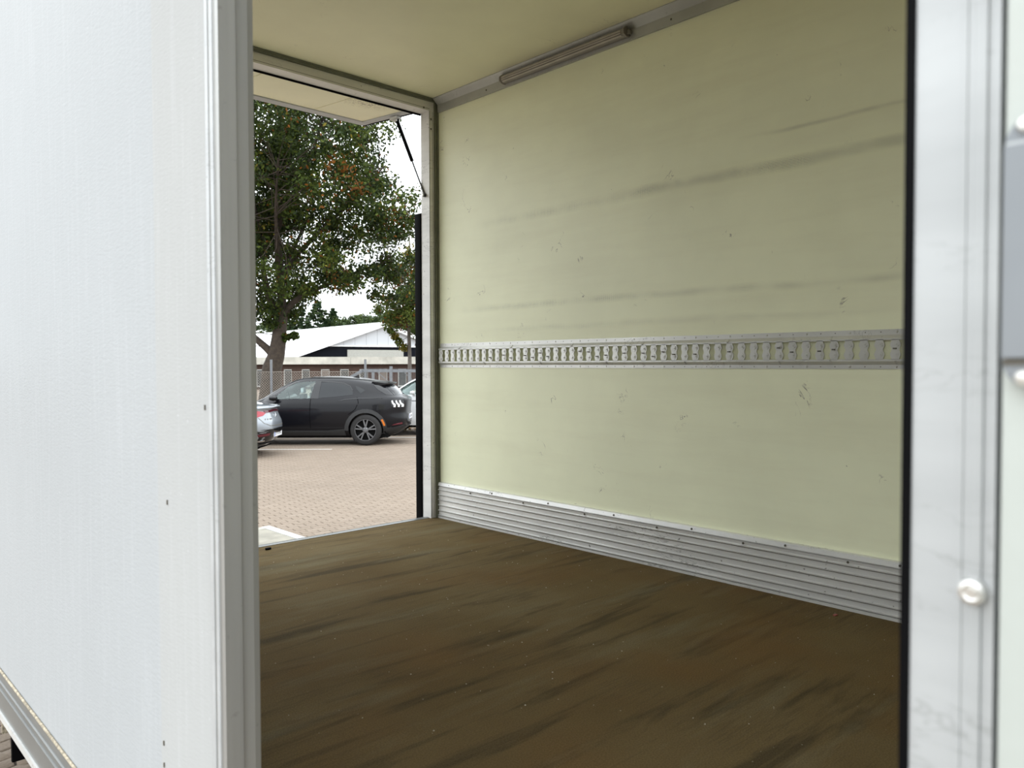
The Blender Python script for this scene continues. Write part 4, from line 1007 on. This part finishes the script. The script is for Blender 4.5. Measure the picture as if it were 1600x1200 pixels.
for k in range(nP):
    a = -xg + 2*xg*k/nP + 0.012; b = -xg + 2*xg*(k+1)/nP - 0.012
    za, zb = RZ-0.25-sl*abs(a), RZ-0.25-sl*abs(b)
    poly = [(a, GZ), (b, GZ), (b, max(zb, GZ+0.01))] + ([(0, RZ-0.25)] if a < 0 < b else []) + [(a, max(za, GZ+0.01))]
    m = MB().prism([(z, x) for x, z in poly], 'y', -0.10, -0.04)
    m.obj('gable_panel', M_gable, hall)
box('gable_sill', (-xg-0.3, -0.22, GZ-0.14), (xg+0.3, -0.02, GZ), M_roofwhite, hall)
MB().prism([(0, -HS), (0, HS), (EZ-0.15, HS), (RZ-0.3, 0), (EZ-0.15, -HS)], 'y', -0.02, LEN-0.5).obj('wall', M_navy, hall)
dr = box('roller_door', (-4.4, -0.10, 0.0), (2.7, -0.025, 3.5), M_doorpanel, hall)
for k in range(6): box('door_rib', (-4.4, -0.115, 2.0+0.25*k), (2.7, -0.1005, 2.02+0.25*k), M_frame, dr)

# ------------------------------------------------------------------ trees
M_bark = simple('bark', (0.050, 0.037, 0.027), 0.9, 0, 0.35, 8, bump=0.6)
M_bark2 = simple('pale_bark', (0.13, 0.115, 0.10), 0.9, 0, 0.3, 8)
def leafmat(name, col, trans=0.25):
    t = NT(name)
    geo = t.n.new('ShaderNodeNewGeometry')
    c = t.mix(1.0, col, t.ramp(geo.outputs['Random Per Island'], (0.0, 0.6), (1.0, 1.45)), 'MULTIPLY')
    m = t.done(c, 0.55, 0, 0, 0.15)
    tr = t.n.new('ShaderNodeBsdfTranslucent'); t.l.new(c, tr.inputs[0])
    mx = t.n.new('ShaderNodeMixShader'); mx.inputs[0].default_value = trans
    t.l.new(t.b.outputs[0], mx.inputs[1]); t.l.new(tr.outputs[0], mx.inputs[2]); t.l.new(mx.outputs[0], t.n['Material Output'].inputs[0])
    return t.m
L_mid = leafmat('oak_leaf', (0.046, 0.068, 0.012))
L_dark = leafmat('oak_leaf_dark', (0.025, 0.041, 0.012))
L_light = leafmat('oak_leaf_light', (0.088, 0.115, 0.022))
L_rust = leafmat('oak_leaf_rust', (0.17, 0.066, 0.013))
L_yell = leafmat('yellow_leaf', (0.19, 0.16, 0.028))
L_conif = leafmat('needle_green', (0.026, 0.050, 0.020), 0.1)
L_far = leafmat('far_green', (0.050, 0.074, 0.026), 0.15)
def leaves(name, cents, rads, per, size, mats, probs, parent, flat=0.75, seed=1, kind='stuff', swap=0.35):
    g = np.random.default_rng(seed)
    Cc = np.repeat(np.array(cents), per, 0); Rr = np.repeat(np.array(rads), per)
    n = len(Cc)
    d = g.normal(size=(n, 3)); d /= np.linalg.norm(d, axis=1)[:, None]
    r = Rr*(g.random(n)**0.45)
    p = Cc + d*r[:, None]*np.array([1, 1, flat])
    a = g.normal(size=(n, 3)); a[:, 2] -= 0.25; a /= np.linalg.norm(a, axis=1)[:, None]
    b = np.cross(a, g.normal(size=(n, 3))); b /= np.linalg.norm(b, axis=1)[:, None]
    s = size*g.uniform(0.65, 1.25, n)[:, None]
    nn = np.cross(a, b)
    V = np.stack([p-a*s*0.5, p+b*s*0.24-a*s*0.12+nn*s*0.06, p+b*s*0.20+a*s*0.26, p+a*s*0.55, p-b*s*0.20+a*s*0.26, p-b*s*0.24-a*s*0.12+nn*s*0.06], 1).reshape(-1, 3)
    me = bpy.data.meshes.new(name)
    me.vertices.add(n*6); me.vertices.foreach_set('co', V.ravel())
    me.loops.add(n*6); me.loops.foreach_set('vertex_index', np.arange(n*6))
    me.polygons.add(n); me.polygons.foreach_set('loop_start', np.arange(n)*6); me.polygons.foreach_set('loop_total', np.full(n, 6))
    cm = g.choice(len(mats), size=len(cents), p=probs)
    mi = np.repeat(cm, per); sw_ = g.random(n) < swap
    mi = np.where(sw_, g.choice(len(mats), size=n, p=probs), mi)
    me.polygons.foreach_set('material_index', mi.astype(np.int32))
    for m in mats: me.materials.append(m)
    me.update(); me.validate()
    o = bpy.data.objects.new(name, me); C.objects.link(o); o.parent = parent
    if kind: o['kind'] = kind
    return o

TD = 30.0
oak = thing('oak_tree', 'big oak tree with rusty leaves among green, growing behind the fence', 'tree', yard(-9.21, TD), ROT, local=True)
tk = MB()
tk.tube([(-0.10, 0, -0.02), (-0.06, 0, 0.8), (0.0, 0, 1.78), (0.18, 0, 2.3), (0.28, 0, 2.9), (0.33, 0, 3.45), (0.42, 0.05, 3.95)], [0.52, 0.42, 0.36, 0.31, 0.28, 0.25, 0.22], 14)
tk.obj('trunk', M_bark, oak, smooth=True, angle=80)
limbs = [
    ([(0.15, 0.0, 2.2), (-0.2, 0, 2.55), (-0.75, -0.05, 3.05), (-1.6, -0.2, 3.75), (-3.0, -0.3, 4.9), (-4.3, -0.4, 5.6)], 0.17),
    ([(0.38, 0.0, 3.6), (0.75, 0.1, 4.25), (1.2, 0.15, 4.6), (1.95, 0.3, 4.95), (3.2, 0.4, 5.5), (4.6, 0.3, 5.9)], 0.14),
    ([(0.38, 0.05, 3.7), (0.37, 0.1, 4.6), (0.34, 0.1, 5.6), (0.25, 0.1, 6.6), (0.1, 0.3, 8.2), (0.3, 0.2, 10.2), (0.4, 0.1, 12.2)], 0.19),
    ([(0.30, 0.0, 3.5), (-0.05, -0.2, 4.5), (-0.2, -0.3, 5.5), (-0.15, -0.4, 6.7), (-0.6, -0.5, 8.5), (-1.2, -0.8, 10.8)], 0.15),
    ([(0.36, 0.1, 5.2), (1.0, 0.4, 6.3), (2.0, 0.5, 7.3), (3.3, 0.6, 8.6), (4.3, 0.5, 9.6)], 0.12),
    ([(0.20, 0.1, 7.0), (1.0, -0.3, 8.5), (1.8, -0.6, 9.9), (2.4, -0.8, 11.6)], 0.10),
    ([(-0.2, -0.3, 6.0), (-1.5, -0.4, 7.2), (-3.0, -0.4, 8.4), (-4.0, -0.3, 9.6)], 0.11),
    ([(0.36, 0.1, 4.8), (0.3, 1.2, 6.0), (0.6, 2.4, 7.5), (0.8, 3.3, 9.0)], 0.12),
    ([(0.30, 0.0, 5.0), (0.6, -1.2, 6.2), (0.9, -2.3, 7.5), (1.2, -3.0, 9.0)], 0.11),
]
samples = []
for pts, r in limbs:
    n = len(pts)
    MB().tube(pts, [r*(1-0.8*i/(n-1)) for i in range(n)], 9).obj('branch', M_bark, oak, smooth=True, angle=80)
    for i in range(1, n):
        for t in (0.0, 0.17, 0.33, 0.5, 0.66, 0.83):
            samples.append(Vector(pts[i-1]).lerp(Vector(pts[i]), t))
cents = []; rads = []
tw = MB()
r_ = random.Random(21)
holes = [(1.25, 7.05, 0.62), (0.35, 6.95, 0.5), (2.85, 6.45, 0.55), (3.5, 6.0, 0.5), (0.05, 5.55, 0.42), (2.0, 4.1, 0.6), (0.95, 4.0, 0.5), (1.55, 8.6, 0.45), (2.0, 9.1, 0.4), (0.75, 6.05, 0.45), (3.0, 4.75, 0.35), (5.2, 10.6, 0.8), (5.4, 9.4, 0.6)]
k = 0
while len(cents) < 440 and k < 16000:
    k += 1
    d = Vector((r_.gauss(0, 1), r_.gauss(0, 1), r_.gauss(0, 1))).normalized()
    q = r_.random()**0.38
    p = Vector((0.45 + d.x*5.5*q, d.y*4.4*q, 8.9 + d.z*5.3*q))
    if p.z < 3.7 + 0.04*abs(p.x): continue
    # big openings where the sky shows between the boughs
    if any((p.x*TD/(TD+p.y)-hx_)**2 + (p.z-hz_)**2 < hr**2 for hx_, hz_, hr in holes): continue
    if p.x > 4.4 and p.z > 9.6: continue
    if p.x > 0.7 and p.z < 4.2 + (0.0 if p.x > 2.6 else 0.35): continue
    near_ = r_.choice(sorted(samples, key=lambda s: (s-p).length)[:7]) + Vector((r_.gauss(0, .05), r_.gauss(0, .05), r_.gauss(0, .12)))
    rr = r_.uniform(0.40, 1.0)
    cents.append(tuple(p)); rads.append(rr)
    mid = near_.lerp(p, 0.5) + Vector((r_.gauss(0, .12), r_.gauss(0, .12), r_.gauss(-0.05, .15)))
    tw.tube([near_, mid, p], [0.017, 0.011, 0.004], 5, cap=False)
# low sprays round the trunk
for q in ((-0.6, -0.1, 4.25, 0.55), (0.1, -0.4, 4.1, 0.5), (-0.9, 0.0, 3.55, 0.4), (-0.5, -0.3, 3.85, 0.45), (0.05, -0.3, 3.5, 0.33), (0.55, -0.1, 2.95, 0.22), (0.85, 0, 3.02, 0.2), (-1.3, 0, 2.7, 0.3), (-1.0, 0.1, 3.2, 0.3), (0.7, 0.2, 3.9, 0.28), (1.4, 0.2, 4.75, 0.4), (0.2, -0.5, 4.7, 0.6)):
    cents.append(q[:3]); rads.append(q[3])
    tw.tube([(0.2, 0, q[2]-0.15), q[:3]], [0.02, 0.008], 5, cap=False)
for k in range(46):
    q = Vector((r_.uniform(1.6, 5.6), r_.uniform(-1.6, 1.6), r_.uniform(4.5, 7.6)))
    if any((q.x-a)**2 + (q.z-b)**2 < c*c for a, b, c in holes): continue
    cents.append(tuple(q)); rads.append(r_.uniform(0.35, 0.75))
    near_ = min(samples, key=lambda s: (s-q).length)
    tw.tube([near_, near_.lerp(q, 0.5) + Vector((0, 0, 0.12)), q], [0.014, 0.009, 0.004], 5, cap=False)
o = tw.obj('twigs', M_bark, oak); o['kind'] = 'stuff'
leaves('foliage', cents, rads, 172, 0.15, [L_mid, L_dark, L_light, L_rust, L_yell], [0.46, 0.36, 0.12, 0.045, 0.015], oak, 0.8, 3, swap=0.55)

# slender tree to the right, paler leaves hanging over the gate
YD = 40.0
yt = thing('slender_tree', 'slender pale green tree beside the big oak, leaves hanging over the hall', 'tree', yard(-5.25, YD), ROT, local=True)
tops = MB()
tops.tube([(0, 0, -0.02), (0.02, 0, 2.2), (-0.03, 0, 4.2), (0.1, 0.1, 6.5), (0.0, 0.1, 9.0)], [0.12, 0.10, 0.085, 0.06, 0.02], 9)
tops.obj('trunk', M_bark2, yt, smooth=True)
tops = MB().tube([(0.42, 0.1, -0.02), (0.38, 0.1, 2.5), (0.45, 0.1, 4.5), (0.6, 0.2, 7.0)], [0.10, 0.08, 0.06, 0.02], 9).obj('trunk', M_bark2, yt, smooth=True)
cents = []; rads = []; tw = MB()
r_ = random.Random(5)
while len(cents) < 90:
    d = Vector((r_.gauss(0, 1), r_.gauss(0, 1), r_.gauss(0, 1))).normalized(); q = r_.random()**0.4
    p = Vector((0.35 + d.x*2.0*q, d.y*1.8*q, 5.6 + d.z*3.0*q))
    if p.z < 2.7 + (0.8 if p.x < -0.5 else 0): continue
    cents.append(tuple(p)); rads.append(r_.uniform(0.3, 0.6))
    tw.tube([(0.0 if p.x < 0.3 else 0.45, 0.1, min(6.4, p.z+0.1)), tuple(p)], [0.022, 0.006], 5, cap=False)
for q in ((-0.75, 0, 3.35, 0.22), (-0.95, 0, 3.65, 0.2), (-0.3, 0, 2.75, 0.25), (-0.5, 0.1, 3.05, 0.25), (0.6, 0, 3.0, 0.3)):
    cents.append(q[:3]); rads.append(q[3]); tw.tube([(0, 0.0, q[2]+0.3), q[:3]], [0.015, 0.006], 5, cap=False)
o = tw.obj('twigs', M_bark2, yt); o['kind'] = 'stuff'
leaves('foliage', cents, rads, 170, 0.15, [L_mid, L_light, L_yell, L_rust], [0.48, 0.36, 0.06, 0.10], yt, 1.0, 9)

def conifer(px, top, d, base_r, i, lab):
    h = 1.95 + (568-top)*d/1221
    t = thing('conifer', lab, 'tree', yard((px-800)*d/1221, d), ROT, group='conifers beyond the hall', local=True)
    MB().tube([(0, 0, -0.02), (0, 0, h)], [0.25, 0.03], 8).obj('trunk', M_bark, t)
    cs = []; rs = []
    r_ = random.Random(i)
    z = 1.2
    while z < h:
        f = 1-(z/h); R = base_r*1.35*f**0.75 + 0.10
        for k in range(int(16*f)+9):
            q = r_.uniform(0, 2*PI); rr = R*r_.random()**0.5
            cs.append((rr*math.cos(q), rr*math.sin(q), z - 0.25*rr)); rs.append(0.26+0.45*f)
        z += 0.42 + 0.35*f
    leaves('foliage', cs, rs, 44, 0.44, [L_conif, L_dark, L_far], [0.6, 0.25, 0.15], t, 0.55, 40+i)
conifer(471, 480, 150, 4.6, 1, 'dark conifer beyond the hall, leftmost of the pointed trees')
conifer(497, 469, 144, 5.2, 2, 'dark conifer beyond the hall, broadest pointed tree above the roof')
conifer(521, 483, 154, 4.6, 3, 'dark conifer beyond the hall, next to the rounded trees')
conifer(450, 494, 164, 4.6, 4, 'dark conifer beyond the hall, partly behind the oak trunk')
def bush_tree(px, top, d, rx, i, lab):
    h = 1.95 + (568-top)*d/1221
    t = thing('rounded_tree', lab, 'tree', yard((px-800)*d/1221, d), ROT, group='rounded trees beyond the hall', local=True)
    MB().tube([(0, 0, -0.02), (0, 0, h*0.7)], [0.3, 0.1], 8).obj('trunk', M_bark, t)
    r_ = random.Random(100+i); cs = []; rs = []
    for k in range(130):
        d_ = Vector((r_.gauss(0, 1), r_.gauss(0, 1), r_.gauss(0, 1))).normalized(); q = r_.random()**0.35
        cs.append((d_.x*rx*q, d_.y*rx*q, h*0.60 + d_.z*h*0.37*q)); rs.append(r_.uniform(0.6, 1.1))
    leaves('foliage', cs, rs, 60, 0.46, [L_far, L_dark, L_mid, L_light], [0.5, 0.2, 0.2, 0.1], t, 0.8, 60+i)
for i, (px, top, d, rx, lab) in enumerate(((541, 495, 146, 4.2, 'rounded green tree beyond the hall, first right of the conifers'),
                                         (564, 488, 158, 4.6, 'rounded green tree beyond the hall, second right of the conifers'),
                                         (588, 483, 146, 4.6, 'rounded green tree beyond the hall, left of the roof peak'),
                                         (612, 478, 160, 5.0, 'rounded green tree beyond the hall, behind the roof peak'),
                                         (636, 484, 146, 4.6, 'rounded green tree beyond the hall, behind the slender tree'),
                                         (661, 488, 158, 4.6, 'rounded green tree beyond the hall, close to the rear post'),
                                         (424, 499, 150, 4.6, 'rounded green tree beyond the hall, behind the oak trunk'))):
    bush_tree(px, top, d, rx, i, lab)

# fallen leaves along the fence foot beyond the cars
g_ = np.random.default_rng(77); m = MB()
for k in range(2600):
    L, d = g_.uniform(-7.5, -1.0), g_.uniform(22.3, 25.0)
    x, y, _ = yard(L, d); q = g_.uniform(0, 2*PI); s_ = g_.uniform(0.04, 0.09); z = 0.004 + g_.random()*(0.16 if d > 23.05 else 0.02)
    c_, n_ = math.cos(q)*s_, math.sin(q)*s_
    t_ = g_.uniform(-0.3, 0.9)
    m.add([(x-c_, y-n_, z), (x+n_*0.5, y-c_*0.5, z+s_*t_*0.6), (x+c_, y+n_, z+s_*t_), (x-n_*0.5, y+c_*0.5, z+s_*t_*0.3)], [(0, 1, 2, 3)], int(g_.choice(3, p=[0.5, 0.35, 0.15])))
o = m.obj('leaf_litter', [L_rust, L_yell, simple('brown_leaf', (0.14, 0.08, 0.035), 0.8)]); o['kind'] = 'stuff'
tag(o, 'yellow and brown fallen leaves on the paving beyond the cars', 'leaves')

for o in bpy.data.objects:
    if '_local' in o: del o['_local']
